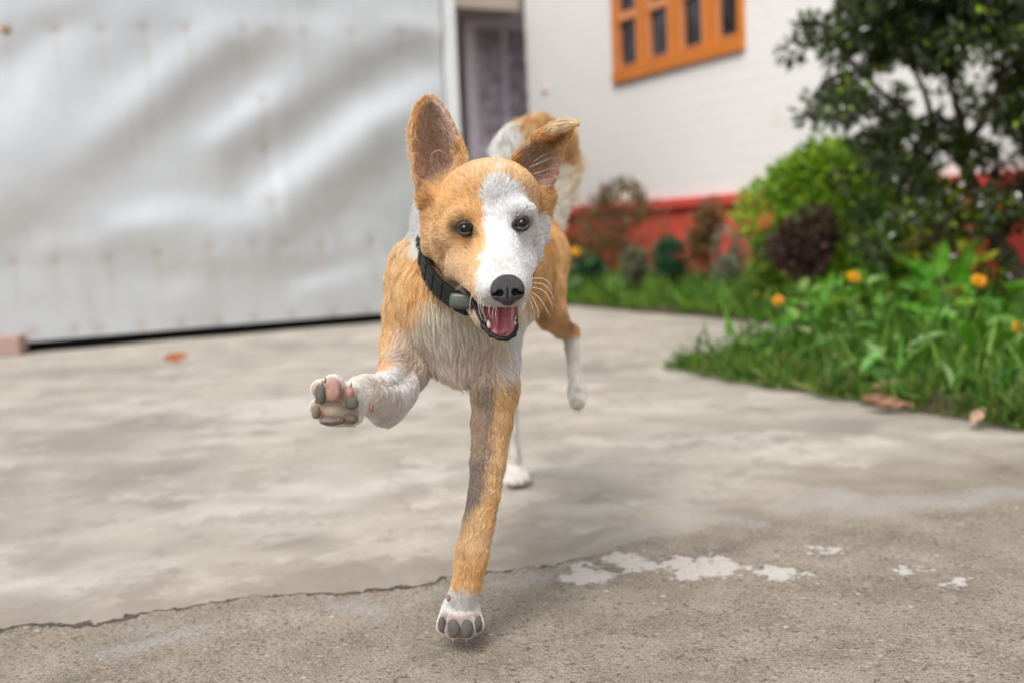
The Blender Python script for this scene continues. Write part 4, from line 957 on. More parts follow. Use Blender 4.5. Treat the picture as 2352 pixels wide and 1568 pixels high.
def surface_nets(F, lo, sp):
    ins = F < 0; nx, ny, nz = F.shape
    cnt = np.zeros((nx-1, ny-1, nz-1), np.uint8)
    offs = [(a, b2, c) for a in (0, 1) for b2 in (0, 1) for c in (0, 1)]
    for a, b2, c in offs: cnt += ins[a:nx-1+a, b2:ny-1+b2, c:nz-1+c]
    act = np.argwhere((cnt > 0) & (cnt < 8)); idx = np.full((nx-1, ny-1, nz-1), -1, np.int32)
    idx[act[:, 0], act[:, 1], act[:, 2]] = np.arange(len(act))
    val = {o: F[act[:, 0]+o[0], act[:, 1]+o[1], act[:, 2]+o[2]] for o in offs}
    acc = np.zeros((len(act), 3)); n = np.zeros(len(act))
    for o in offs:
        for k in range(3):
            if o[k] == 1: continue
            o2 = list(o); o2[k] = 1; o2 = tuple(o2); a, b2 = val[o], val[o2]; cr = (a < 0) != (b2 < 0)
            t_ = np.where(cr, a/(a-b2+1e-12), 0); p = np.tile(np.array(o, float), (len(act), 1)); p[:, k] = t_
            acc += p*cr[:, None]; n += cr
    Vv = lo+(act+acc/n[:, None])*sp; Fs = []
    for k in range(3):
        a1, a2 = (k+1) % 3, (k+2) % 3
        s0 = [slice(1, -1)]*3; s0[k] = slice(0, -1); s1 = list(s0); s1[k] = slice(1, None)
        A_, B_ = ins[tuple(s0)], ins[tuple(s1)]; e = np.argwhere(A_ != B_); flip = A_[e[:, 0], e[:, 1], e[:, 2]]
        base = e.copy(); base[:, a1] += 1; base[:, a2] += 1
        def ci(d1, d2):
            q = base.copy(); q[:, a1] -= d1; q[:, a2] -= d2; return idx[q[:, 0], q[:, 1], q[:, 2]]
        q = np.stack((ci(1, 1), ci(0, 1), ci(0, 0), ci(1, 0)), 1)
        q[~flip] = q[~flip][:, ::-1]; Fs.append(q)
    Fs = np.concatenate(Fs); Fs = Fs[(Fs >= 0).all(1)]
    return Vv, Fs
def smooth(V, Fq, it=2, lam=.5):
    a = np.concatenate([Fq[:, k] for k in range(4)]); b2 = np.concatenate([Fq[:, (k+1) % 4] for k in range(4)])
    for _ in range(it):
        S_ = np.zeros_like(V); n = np.bincount(a, minlength=len(V))
        for k in range(3): S_[:, k] = np.bincount(a, V[b2, k], len(V))
        V = V+lam*(S_/np.maximum(n, 1)[:, None]-V)
    return V
BV, BF = surface_nets(F_, GLO, SP)
# keep only the biggest connected piece's worth of vertices is unnecessary: everything is blended together
BV = smooth(BV, BF, 2)
def vnormals(V, Fq):
    n = np.cross(V[Fq[:, 2]]-V[Fq[:, 0]], V[Fq[:, 3]]-V[Fq[:, 1]]); N = np.zeros_like(V)
    for k in range(4):
        for q in range(3): N[:, q] += np.bincount(Fq[:, k], n[:, q], len(V))
    return N/(np.linalg.norm(N, axis=1, keepdims=True)+1e-12)
BN = vnormals(BV, BF)

# --- nearest guide weights -> flow, fur length, tag
gA = np.array([g[0] for g in guides]); gB = np.array([g[1] for g in guides]); gra = np.array([g[2] for g in guides]); grb = np.array([g[3] for g in guides])
gflow = np.array([g[4] for g in guides]); gfl = np.array([g[5] for g in guides]); TAGS = sorted(set(g[6] for g in guides)); gtag = np.array([TAGS.index(g[6]) for g in guides])
NOSE = P(1166, 655, .80)
def props(Pt, N):
    n = len(Pt); wsum = np.zeros(n); fl = np.zeros(n); flow = np.zeros((n, 3)); best = np.full(n, 1e9); tg = np.zeros(n, int); tw_ = np.zeros((n, len(TAGS)), np.float32)
    for a, b2, ra, rb, fw, L, ti in zip(gA, gB, gra, grb, gflow, gfl, gtag):
        e = b2-a; L2 = e@e
        t_ = np.clip(((Pt-a)@e)/L2, 0, 1) if L2 > 1e-10 else np.zeros(n)
        d = np.sqrt(((Pt-a-t_[:, None]*e)**2).sum(1))-(ra+(rb-ra)*t_)
        wgt = np.exp(-np.clip(d+.004, 0, .2)/.0045)
        if TAGS[ti] in ('ear',): wgt = np.where(d < .0045, wgt*6, wgt*.02)
        wsum += wgt; fl += wgt*L; flow += wgt[:, None]*fw; tw_[:, ti] += wgt
        m_ = d < best; best[m_] = d[m_]; tg[m_] = ti
    ws = wsum+1e-12; fl /= ws; flow /= ws[:, None]; tw_ /= ws[:, None]
    hw = sum(tw_[:, TAGS.index(q)] for q in ('head', 'muzzle', 'cheek', 'jaw'))
    rad = Pt-NOSE; rad /= np.linalg.norm(rad, axis=1, keepdims=True)
    flow = flow*(1-hw[:, None])+rad*hw[:, None]
    flow -= N*(flow*N).sum(1, keepdims=True); flow /= np.linalg.norm(flow, axis=1, keepdims=True)+1e-9
    return fl, flow, tg, tw_, best

def vnoise(Pt, f, seed=0):
    r_ = np.random.RandomState(seed); s_ = np.zeros(len(Pt))
    for k in range(10):
        kv = r_.normal(size=3)*f; s_ += np.sin(Pt@kv+r_.rand()*6.28)
    return s_/10**.5*.7
def lin(c): c = np.asarray(c, float)/255; return np.where(c <= .04045, c/12.92, ((c+.055)/1.055)**2.4)
# coat colours (albedo)
ORG = np.array((.82, .50, .22)); TAN = np.array((.90, .72, .50)); BRN = np.array((.64, .42, .22)); WHT = np.array((.93, .91, .885)); CRM = np.array((.93, .84, .73)); GRY = np.array((.29, .235, .205)); PNK = np.array((.84, .64, .57)); DRK = np.array((.020, .016, .015))
blaze = np.array([(1148, 376), (1140, 400), (1118, 425), (1114, 467), (1128, 500), (1124, 543), (1118, 568), (1099, 593), (1090, 636), (1088, 668), (1098, 715), (1160, 730), (1222, 700), (1228, 625), (1250, 612), (1272, 585), (1274, 530), (1250, 505), (1238, 500), (1226, 470), (1212, 440), (1188, 418), (1168, 402), (1157, 388)], float)
chestw = np.array([(985, 680), (1050, 665), (1190, 700), (1235, 740), (1200, 860), (1150, 880), (1100, 885), (1060, 910), (990, 890), (950, 870), (912, 845), (905, 795), (935, 740)], float)
def coat(Pt, N, tg, tw_, seed=0):
    n = len(Pt); q = proj(Pt); c = np.tile(ORG, (n, 1))
    def W(*t_): return sum(tw_[:, TAGS.index(x)] for x in t_)
    def mixc(c, w_, col_): return c*(1-w_[:, None])+np.asarray(col_)*w_[:, None]
    nz1 = vnoise(Pt, 60, 1); nz2 = vnoise(Pt, 220, 2); nz3 = vnoise(Pt, 25, 3)
    c = mixc(c, sstep(-.6, .9, nz1+nz2*.5)*.45, TAN); c = mixc(c, sstep(.2, 1.0, nz2+nz1*.4)*.30, BRN)
    front = (N@(-IZ) > -.25)
    jit = 5*nz1+4*nz2
    # face
    face = W('head', 'muzzle', 'cheek', 'jaw')
    lower = face*sstep(540, 640, q[:, 1])*sstep(1110, 1050, q[:, 0]); c = mixc(c, lower*.75, (.60, .43, .29)); c = mixc(c, face*np.exp(-((q[:, 0]-985)/26)**2-((q[:, 1]-500)/50)**2)*.45, (.55, .34, .16))
    crown = face*sstep(425, 385, q[:, 1]+jit)*sstep(60, 25, np.abs(q[:, 0]-1125)); c = mixc(c, crown*.5, (.90, .74, .52))
    brow = face*np.exp(-((q[:, 0]-1045)/30)**2-((q[:, 1]-495)/14)**2); c = mixc(c, brow*.5, (.66, .48, .30))
    sdb = sd_poly(q, blaze)+jit*1.5+3*vnoise(Pt, 420, 5)
    wb = sstep(5, -5, sdb)*np.clip(W('head', 'muzzle', 'cheek', 'jaw')*1.6, 0, 1)*front
    c = mixc(c, wb, WHT)
    for (x, y, r) in ((1137, 603, 7), (1169, 597, 5), (1148, 425, 10), (1155, 597, 4), (1136, 468, 7), (1106, 650, 5), (1180, 410, 6)):
        c = mixc(c, wb*np.exp(-(((q[:, 0]-x)**2+(q[:, 1]-y)**2)/r**2))*.5, (.45, .36, .30))
    # grey shading of the coat round nose and chin, dark round the eyes
    gn = np.exp(-((q[:, 0]-1160)/52)**4-((q[:, 1]-690)/30)**4)*W('muzzle'); c = mixc(c, gn*.5, (.38, .34, .32))
    gn = np.exp(-((q[:, 0]-1152)/20)**2-((q[:, 1]-618)/18)**2)*W('muzzle'); c = mixc(c, gn*.35, (.40, .35, .31))
    for (x, y, r, s_) in ((1067, 526, 25, .9), (1092, 540, 12, .75), (1199, 514, 25, .62), (1178, 524, 10, .55)):
        c = mixc(c, face*np.exp(-(((q[:, 0]-x)**2+((q[:, 1]-y)*1.15)**2)/r**2)**2)*s_, (.075, .05, .045))
    # jaw underside and throat
    c = mixc(c, W('jaw')*.6*front, CRM)
    # neck, ruff: white behind the cheek, tan down the side
    ruff = W('ruff', 'neck'); c = mixc(c, ruff*sstep(590, 560, q[:, 1]+jit)*sstep(1010, 985, q[:, 0])*1.0, WHT)
    c = c
    # chest
    ch = W('chest', 'neck', 'trunk', 'shoulderL', 'shoulderR'); sdc = sd_poly(q, chestw)+2.2*jit
    wc = sstep(22, -18, sdc)*ch*(N@(-IZ) > -.1)
    c = mixc(c, wc*.9, CRM)
    wc2 = wc*sstep(.1, .8, vnoise(Pt, 90, 7)); c = mixc(c, wc2*.4, (.78, .72, .64))
    pk = wc*sstep(740, 800, q[:, 1]+2*jit)*sstep(880, 840, q[:, 1]); c = mixc(c, pk*.6, PNK)
    rt = wc*sstep(1130, 1180, q[:, 0]+jit); c = mixc(c, rt*.85, WHT)
    ia = W('shoulderR', 'armR')*front*sstep(898, 918, q[:, 0]+jit)*sstep(735, 790, q[:, 1]+jit); c = mixc(c, ia*.8, (.84, .72, .66))
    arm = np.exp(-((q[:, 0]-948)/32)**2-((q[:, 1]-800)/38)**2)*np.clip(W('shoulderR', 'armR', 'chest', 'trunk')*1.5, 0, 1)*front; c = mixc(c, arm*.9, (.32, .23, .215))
    sh = W('shoulderR'); c = mixc(c, sh*.55*sstep(880, 940, q[:, 0]+jit), (.90, .72, .52))
    # standing leg: grey brown inner side, orange outer, white foot
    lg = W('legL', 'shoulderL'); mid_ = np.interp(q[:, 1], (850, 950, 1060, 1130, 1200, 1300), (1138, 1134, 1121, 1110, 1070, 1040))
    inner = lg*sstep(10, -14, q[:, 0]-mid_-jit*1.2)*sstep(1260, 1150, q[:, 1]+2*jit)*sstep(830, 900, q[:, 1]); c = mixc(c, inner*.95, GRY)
    c = mixc(c, lg*sstep(.0, .9, vnoise(Pt*np.array((1, 1, .35)), 140, 9))*.25, (.72, .50, .28))
    foot = np.clip(W('legL', 'pawL')*1.2, 0, 1)*sstep(1334, 1360, q[:, 1]+jit*2.6); c = mixc(c, foot, (.93, .88, .84))
    und = W('pawL')*sstep(1398, 1418, q[:, 1]+jit)*sstep(.2, .5, N@(-IZ)); c = mixc(c, und*.9, (.27, .19, .15))
    # raised leg: white with pink
    ar = W('armR'); c = mixc(c, ar*sstep(845, 862, q[:, 1]+jit*.6), (.90, .86, .84)); c = mixc(c, ar*sstep(845, 862, q[:, 1])*sstep(.0, .8, nz1)*.35, (.74, .64, .62))
    pr = W('pawR'); c = mixc(c, pr, (.92, .86, .82)); 
    ins = pr*sstep(.35, .65, N@(-IZ))*sstep(836, 818, q[:, 0]+jit*.5); c = mixc(c, ins*.85, (.40, .27, .18)); c = mixc(c, ins*np.exp(-((q[:, 0]-772)/22)**2-((q[:, 1]-940)/13)**2)*.8, (.85, .76, .62))
    # hind legs
    th = W('thighL', 'thighR', 'rump'); c = mixc(c, th*.3, (.52, .27, .10))
    c = mixc(c, th*np.exp(-((q[:, 0]-1302)/9)**2-((q[:, 1]-742)/14)**2)*.7, (.30, .15, .07))
    hl = np.clip(W('hindL', 'hindR')*1.4, 0, 1)*sstep(758, 778, q[:, 1]+jit*.5); c = mixc(c, hl, (.88, .84, .79)); c = mixc(c, hl*sstep(.5, 1.1, nz1+nz2)*.5, (.45, .38, .33))
    # tail: orange outside, pale inside and at the tip
    tl = W('tail'); c = mixc(c, tl*sstep(1206, 1186, q[:, 0]+jit*2)*.95, (.92, .90, .87)); inn = sstep(1296, 1276, q[:, 0]+jit*1.6)*sstep(318, 335, q[:, 1]+jit)+sstep(375, 400, q[:, 1]+jit*2)*.7; c = mixc(c, tl*np.clip(inn, 0, 1)*.85, (.90, .85, .76))
    # ears: orange rim and back, dusky pink inside
    er_ = np.clip(W('ear')*1.3, 0, 1); inside = er_*(N@(-IZ) > .15)
    for (cx, cy, rx, ry, an) in ((1000, 335, 50, 108, 6), (1243, 382, 40, 60, -40)):
        a_ = math.radians(an); dx, dy = q[:, 0]-cx, q[:, 1]-cy; u_ = (dx*math.cos(a_)+dy*math.sin(a_))/rx; v_ = (-dx*math.sin(a_)+dy*math.cos(a_))/ry
        g = inside*sstep(1.25, .75, np.sqrt(u_**2+v_**2)+jit*.012); c = mixc(c, g*.92, (.78, .60, .52)); c = mixc(c, g*sstep(.1, .6, v_)*.6, (.84, .54, .49)); c = mixc(c, g*sstep(-.2, -.9, v_)*.5, (.80, .70, .62))
    c = mixc(c, W('earback')*sstep(-.6, .6, nz1)*.8, (.84, .68, .50))
    lp = np.clip(W('lip')*1.3, 0, 1); c = mixc(c, lp, DRK)
    return np.clip(c, .01, .88), sdb, q

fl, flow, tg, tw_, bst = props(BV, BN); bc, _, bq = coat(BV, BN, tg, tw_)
LT = TAGS.index('lip')
bare_lip = np.clip(tw_[:, LT]*1.3, 0, 1)
dog = empty('dog', G(1140, 1300), 'tan and white puppy running at the camera with mouth open and one forepaw raised', 'dog')
m, nt, b = mat('dog_skin'); t = NT(nt)
t.set(b.inputs['Base Color'], t.mix(1.0, t.attr('Col', 'Color'), (.80, .78, .76), 'MULTIPLY'))
t.set(b.inputs['Roughness'], t.mapr(t.attr('wet'), 0, 1, .75, .42)); b.inputs['Specular IOR Level'].default_value = .35
t.set(b.inputs['Normal'], t.bump(t.noise(500, 3, .6, t.pos()), .5, .0006))
body = nmesh('body', BV, BF, m, dog, bc, {'wet': bare_lip})

# --- fur: one strand object on the body
FURN = 620000
rs = np.random.RandomState(77)
tri = np.concatenate((BF[:, [0, 1, 2]], BF[:, [0, 2, 3]]))
ta = np.linalg.norm(np.cross(BV[tri[:, 1]]-BV[tri[:, 0]], BV[tri[:, 2]]-BV[tri[:, 0]]), axis=1)/2
vd = np.ones(len(BV))                           # density weight per vertex
vw = lambda *x: sum(tw_[:, TAGS.index(q)] for q in x)
vd += 2.4*np.clip(vw('head', 'muzzle', 'cheek', 'jaw', 'earback'), 0, 1)+1.8*vw('muzzle')+1.2*np.clip(vw('ear'), 0, 1)+.9*vw('legL', 'pawL', 'pawR', 'armR')-.25*vw('trunk', 'rump')
vd *= np.where(tw_[:, LT] > .35, 0, 1)
mouth = np.array([(1076, 690), (1100, 742), (1112, 760), (1140, 776), (1180, 772), (1193, 745), (1193, 712), (1160, 716)], float)
for c_, s_ in EYES: vd *= np.where(np.linalg.norm(BV-c_, axis=1) < .0085, 0, 1)
vd *= np.where((sd_poly(bq, mouth) < 0) & (BV[:, 1] < .945) & (bq[:, 1] > 711), 0, 1)
nose_c = P(1165.5, 664, .808); vd *= np.where(np.linalg.norm((BV-nose_c)/np.array((.0128, .016, .0125)), axis=1) < 1, 0, 1)
earin = np.clip(vw('ear')*1.3, 0, 1)*(BN@(-IZ) > .15)
vd *= 1-.5*earin
bare = [(P(1058, 1432, .90), .016), (P(770, 925, .79), .019)]
pawbare = (np.clip(vw('pawL'), 0, 1) > .5) & (BN@(-IZ) > .45) & (bq[:, 1] > 1405) | (vw('pawR') > .5) & (BN@(-IZ) > .5) & (bq[:, 0] < 835)
vd *= np.where(pawbare, .35, 1)
prob = ta*vd[tri].mean(1); prob /= prob.sum(); ti = rs.choice(len(tri), FURN, p=prob)
u1, u2 = rs.rand(FURN), rs.rand(FURN); m_ = u1+u2 > 1; u1[m_], u2[m_] = 1-u1[m_], 1-u2[m_]; u0 = 1-u1-u2
Tt = tri[ti]; lerp = lambda A_: A_[Tt[:, 0]]*u0[:, None]+A_[Tt[:, 1]]*u1[:, None]+A_[Tt[:, 2]]*u2[:, None]
RP = lerp(BV); RN = lerp(BN); RN /= np.linalg.norm(RN, axis=1, keepdims=True); ffl = lerp(fl[:, None])[:, 0]; FL = lerp(flow); FL -= RN*(FL*RN).sum(1, keepdims=True); FL /= np.linalg.norm(FL, axis=1, keepdims=True)+1e-9
rtw = lerp(tw_); rc, rsd, rq = coat(RP+rs.normal(size=(FURN, 3))*.0011, RN, None, rtw)
rei = lerp(earin[:, None])[:, 0]; rpb = lerp(pawbare.astype(float)[:, None])[:, 0]
kp = np.ones(FURN, bool)
RW = lambda *x: sum(rtw[:, TAGS.index(q)] for q in x)
Ls = ffl*(.55+.75*rs.rand(FURN))*np.where(rei > .5, 1.1, 1)*np.where(rpb > .5, .6, 1)
# swirl of the coat
sw = np.stack([vnoise(RP, 55, 30+k) for k in range(3)], 1)*.30+np.stack([vnoise(RP, 160, 40+k) for k in range(3)], 1)*.20+rs.normal(size=(FURN, 3))*.13
FL = FL+sw; FL -= RN*(FL*RN).sum(1, keepdims=True); FL /= np.linalg.norm(FL, axis=1, keepdims=True)+1e-9
lift = .42+.18*rs.rand(FURN)+.12*RW('chest', 'neck', 'ruff', 'tail', 'cheek')+.22*RW('tail')-.14*RW('muzzle')
lift = lift+.25*rei
NK = 5; st_ = np.linspace(0, 1, NK)
ca, sa = np.cos(lift), np.sin(lift)
Kp = RP[:, None, :]-RN[:, None]*.0004+(Ls[:, None]*st_[None])[..., None]*(FL*ca[:, None])[:, None]+(Ls[:, None]*(st_-.55*st_**2)[None])[..., None]*(RN*sa[:, None])[:, None]
Kp[..., 2] -= (Ls*.22*np.clip(ffl/.012-.5, 0, 1.4))[:, None]*st_[None]**2
# clumping of tips
for cs_, amt in ((.0045, .34), (.011, .16)):
    ck = np.floor((Kp[:, -1]+rs.normal(size=3)*.0+np.stack([vnoise(RP, 120, 60+k) for k in range(3)], 1)*.002)/cs_).astype(np.int64)
    key = ck[:, 0]*1000003+ck[:, 1]*10007+ck[:, 2]; _, inv = np.unique(key, return_inverse=True); cn = np.bincount(inv)
    mean = np.stack([np.bincount(inv, Kp[:, -1, k])/cn for k in range(3)], 1)[inv]
    dlt = (mean-Kp[:, -1])*(amt*np.clip((ffl-.002)/.008, .1, 1.3))[:, None]
    Kp += dlt[:, None]*(st_**1.6)[None, :, None]
wv = rs.normal(size=(FURN, 3))*(Ls*.05)[:, None]; Kp += wv[:, None]*np.sin(st_*3.3)[None, :, None]
ck_ = np.floor((RP+.4*Ls[:, None]*FL)/.0028).astype(np.int64); _, inv_ = np.unique(ck_[:, 0]*1000003+ck_[:, 1]*10007+ck_[:, 2], return_inverse=True)
lock = rs.normal(size=inv_.max()+1)[inv_]
rc = np.clip(rc*(1+(np.where(ffl < .0095, .05, .11)*lock)[:, None])*(1+.14*rs.normal(size=(FURN, 1)))*(1+.03*rs.normal(size=(FURN, 3))), .01, .92)
spk = rs.rand(FURN) < .04; rc[spk] *= .72
hc = bpy.data.hair_curves.new('fur'); hc.add_curves([NK]*FURN)
hc.points.foreach_set('position', Kp.astype(np.float32).ravel())
rad_ = (.00015+.00008*rs.rand(FURN))[:, None]*np.array((1, 1, .9, .65, .15))[None]
ra_ = hc.attributes.get('radius') or hc.attributes.new('radius', 'FLOAT', 'POINT'); ra_.data.foreach_set('value', rad_.astype(np.float32).ravel())
ca_ = hc.attributes.new('Col', 'FLOAT_COLOR', 'POINT'); cc4 = np.ones((FURN, NK, 4), np.float32)
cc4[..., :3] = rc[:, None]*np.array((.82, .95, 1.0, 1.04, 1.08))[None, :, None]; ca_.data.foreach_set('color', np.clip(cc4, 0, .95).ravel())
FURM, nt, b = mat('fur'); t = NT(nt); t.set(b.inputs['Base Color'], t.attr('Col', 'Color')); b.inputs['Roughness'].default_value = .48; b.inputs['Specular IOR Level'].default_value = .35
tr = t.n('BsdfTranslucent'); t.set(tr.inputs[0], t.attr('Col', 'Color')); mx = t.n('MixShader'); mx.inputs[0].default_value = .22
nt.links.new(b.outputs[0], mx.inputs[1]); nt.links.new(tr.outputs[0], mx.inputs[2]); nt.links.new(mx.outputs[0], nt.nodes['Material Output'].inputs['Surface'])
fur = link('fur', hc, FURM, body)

def strands(name, curves, rad, colr, parent, mt):
    """tapering single hairs as a mesh of thin tubes"""
    mb = MB()
    for cpts in curves:
        q = np.array(cpts, float); n = len(q); t_ = np.linspace(0, n-1, 14)
        q = np.stack([np.interp(t_, np.arange(n), q[:, k]) for k in range(3)], 1)
        for _ in range(3): q[1:-1] = (q[:-2]+2*q[1:-1]+q[2:])/4
        mb.tube(q, np.linspace(rad, rad*.25, 14), 5)
    return mb.build(name, mt, parent)
WHK = plain('whisker', (.80, .74, .64), .35, .5, var=.05)
wp = [[(1223, 640), (1245, 638), (1262, 648), (1268, 665)], [(1225, 650), (1250, 652), (1266, 670), (1272, 690)], [(1222, 660), (1245, 664), (1262, 684), (1270, 708)], [(1220, 672), (1236, 680), (1250, 700), (1262, 725)],
      [(1218, 678), (1228, 692), (1236, 712), (1238, 735)], [(1214, 682), (1222, 700), (1226, 722)], [(1096, 668), (1082, 682), (1078, 705), (1080, 732)], [(1100, 676), (1097, 700), (1104, 728), (1112, 738)], [(1112, 690), (1108, 712), (1114, 732), (1120, 742)],
      [(1086, 652), (1064, 656), (1046, 668)], [(1090, 648), (1068, 650), (1044, 664)], [(1125, 700), (1122, 718), (1128, 732)], [(1140, 706), (1138, 722), (1140, 734)], [(1135, 704), (1130, 720), (1133, 736)], [(1098, 660), (1085, 672), (1078, 690)], [(1105, 672), (1102, 700), (1108, 725)]]
cv = []
for k, wq in enumerate(wp):
    Y0 = .825 if len(wq) > 3 else .822
    cv.append([P(x, y, Y0-.006*i) for i, (x, y) in enumerate(wq)])
for q_ in cv: strands('whisker', [q_], .0002, None, dog, WHK)
wis = [[(1022, 432), (1002, 400), (985, 372), (988, 350), (1008, 343), (1022, 352)], [(1030, 420), (1008, 396), (990, 368), (994, 348), (1014, 342)], [(1040, 330), (1038, 310), (1022, 295), (1005, 285), (995, 280)], [(1036, 340), (1034, 318), (1020, 300), (1008, 292)], [(1044, 350), (1040, 322), (1030, 305)],
       [(1030, 412), (1014, 392), (1002, 368), (1006, 352)], [(985, 420), (968, 412), (952, 405)], [(1240, 420), (1255, 412), (1272, 410)], [(1225, 400), (1250, 392), (1280, 384)], [(1215, 385), (1245, 372), (1278, 362)], [(1230, 380), (1256, 366), (1286, 352)], [(1245, 432), (1260, 426), (1270, 428)], [(1225, 372), (1250, 356), (1284, 344)]]
for q in wis: strands('ear_wisp', [[P(x, y, .946-.006*i) for i, (x, y) in enumerate(q)]], .00026, None, dog, WHK)

# --- eyes
EYEM, nt, b = mat('eye'); t = NT(nt); b.inputs['Roughness'].default_value = .06; b.inputs['Specular IOR Level'].default_value = .42
d_ = t.attr('ir'); irc = t.mix(t.mapr(d_, .50, .58), (.004, .004, .005), (.018, .009, .006)); irc = t.mix(t.mapr(d_, .86, .95), irc, (.012, .009, .008)); t.set(b.inputs['Base Color'], irc)
LIDM = plain('eyelid_skin', (.028, .020, .020), .35, .5, var=.3, scale=300, bump=.0003, bscale=900)
for c_, s_ in EYES:
    cen = c_+IZ*er; look = unit(-IZ+HX*.04)
    mb = MB(); mb.ellipsoid(cen, [HX*er, HZ*er, HY*er], 40, 26); V = np.concatenate(mb.v)
    V_rel = (V-cen)/er; ang = np.arccos(np.clip(V_rel@look, -1, 1)); V = V+(V_rel*.00045*np.exp(-(ang/.45)**2)[:, None])
    o = nmesh('eye', V, [np.concatenate(mb.f4), np.concatenate(mb.f3)], EYEM, dog, None, {'ir': ang/1.0})
    th = np.linspace(0, 2*np.pi, 33)[:-1]; mb = MB(); ring = []
    for a_ in th:
        x = math.cos(a_); z = math.sin(a_); rx = .0056; rz = .0048
        inner = max(0, x*s_)**5
        p = np.array((x*rx+s_*inner*.0028, 0, z*rz-inner*.0022))
        rr = math.hypot(p[0], p[2]); yb = er-math.sqrt(max(er*er-min(rr, er*.97)**2, 0))
        ring.append(c_+HX*p[0]+HZ*p[2]+HY*(yb+.0002-.0004))
    ring = np.array(ring+ring[:1]); rr_ = np.array([.0013+.0006*(math.sin(a_) > .2) for a_ in np.append(th, 0)])
    mb.tube(ring, rr_, 9, cap=False); mb.build('eyelid', LIDM, dog)
    lash = []
    for a_ in np.linspace(.5, 2.64, 16):
        p0 = c_+HX*(math.cos(a_)*.0062)+HZ*(math.sin(a_)*.0058)+HY*.002; dd = HX*math.cos(a_)*.5+HZ*.5-HY*.9; lash.append([p0, p0+dd*.0028-HZ*.0003, p0+dd*.0046-HZ*.0014])
    strands('lash', lash, .00013, None, dog, LIDM).name = 'eyelashes'

# --- nose leather
def mini_sdf(fn, lo, hi, sp):
    lo, hi = np.asarray(lo), np.asarray(hi); n = np.ceil((hi-lo)/sp).astype(int)+1
    X, Y, Z = np.meshgrid(*[lo[k]+np.arange(n[k])*sp for k in range(3)], indexing='ij')
    V, Fq = surface_nets(fn(X, Y, Z), lo, sp); return smooth(V, Fq, 1), Fq
def eld(X, Y, Z, c, r):
    k0 = np.sqrt(((X-c[0])/r[0])**2+((Y-c[1])/r[1])**2+((Z-c[2])/r[2])**2); k1 = np.sqrt(((X-c[0])/r[0]**2)**2+((Y-c[1])/r[1]**2)**2+((Z-c[2])/r[2]**2)**2)+1e-9
    return k0*(k0-1)/k1
def smn(a, b2, k): h = np.clip(.5+.5*(b2-a)/k, 0, 1); return b2*(1-h)+a*h-k*h*(1-h)
def nosef(X, Y, Z):                             # mm; x right, y back, z up
    d = eld(X, Y, Z, (0, 4, 1.5), (12.6, 8.5, 8.6)); d = smn(d, eld(X, Y, Z, (0, 2.6, -4.0), (7.6, 7.0, 6.6)), 3)
    for s_ in (-1, 1):
        d = smn(d, eld(X, Y, Z, (s_*8.4, 2.2, -.8), (5.0, 5.0, 6.0)), 2)
        d = -smn(-d, eld(X, Y, Z, (s_*6.0, -2.6, -2.2), (2.9, 4.8, 2.2)), 1.0)
        d = -smn(-d, eld(X, Y, Z, (s_*9.6, -1.0, -2.9), (3.0, 4.2, .9)), .8)
    d = -smn(-d, eld(X, Y, Z, (0, -5.4, -5.0), (.55, 3.2, 7.0)), 1.0)
    return d
NV, NF = mini_sdf(nosef, (-16, -8, -13), (16, 15, 13), .42)
nm_hole = np.exp(-(((np.abs(NV[:, 0])-6.4)/3.2)**2+((NV[:, 2]+2.3)/2.4)**2)**1.5)*(NV[:, 1] > -3.2)
nc_ = P(1165.5, 664, .8075)
NVw = nc_+(NV[:, :1]*HX*1.02+NV[:, 1:2]*HY+(NV[:, 2:]-.4)*HZ*1.22)*.00103
m, nt, b = mat('nose_leather'); t = NT(nt); vo = t.n('TexVoronoi', {'Vector': t.pos(), 'Scale': 1500})
t.set(b.inputs['Base Color'], t.mix(t.attr('hole'), t.mix(t.noise(300, 3, .6, t.pos()), (.011, .0105, .012), (.026, .025, .028)), (.003, .002, .002))); b.inputs['Roughness'].default_value = .40; b.inputs['Specular IOR Level'].default_value = .75
t.set(b.inputs['Normal'], t.bump(t.m('ADD', vo.outputs['Distance'], t.noise(600, 2, .5, t.pos())), .8, .0006))
nmesh('nose', NVw, NF, m, dog, None, {'hole': nm_hole})

# --- tongue, teeth, mouth lining
rows = 22; cols_ = 19; TV = []
for i in range(rows):
    t_ = i/(rows-1)                               # back -> tip
    px = 1148+3*t_; py = 684+78*t_; Y = .900-.052*t_; wd = rm(42, .87)*(1-.12*t_)*(1 if t_ < .80 else math.sqrt(max(0.02, 1-((t_-.80)/.21)**2)))
    c0 = P(px, py, Y)
    for j in range(cols_):
        s_ = -1+2*j/(cols_-1); g = .0022*math.exp(-(s_/.16)**2)+.0006*math.cos(s_*13+t_*2)
        TV.append(c0+HX*s_*wd+HZ*(-.0018*s_*s_-g+.001*math.sin(t_*6)+(.0008*math.sin(s_*9+t_*7)))-HY*(.004*(1-s_*s_)-g))
TV = np.array(TV); back = TV-HZ*.0015+HY*.004; i, j = np.meshgrid(np.arange(rows-1), np.arange(cols_-1), indexing='ij'); nT = rows*cols_
Ft = np.stack((i*cols_+j, (i+1)*cols_+j, (i+1)*cols_+j+1, i*cols_+j+1), -1).reshape(-1, 4)
edge_ = [k for k in range(cols_)]+[r*cols_+cols_-1 for r in range(1, rows)]+[(rows-1)*cols_+k for k in range(cols_-2, -1, -1)]+[r*cols_ for r in range(rows-2, 0, -1)]
Fe = np.array([(edge_[k], edge_[(k+1) % len(edge_)], edge_[(k+1) % len(edge_)]+nT, edge_[k]+nT) for k in range(len(edge_))])
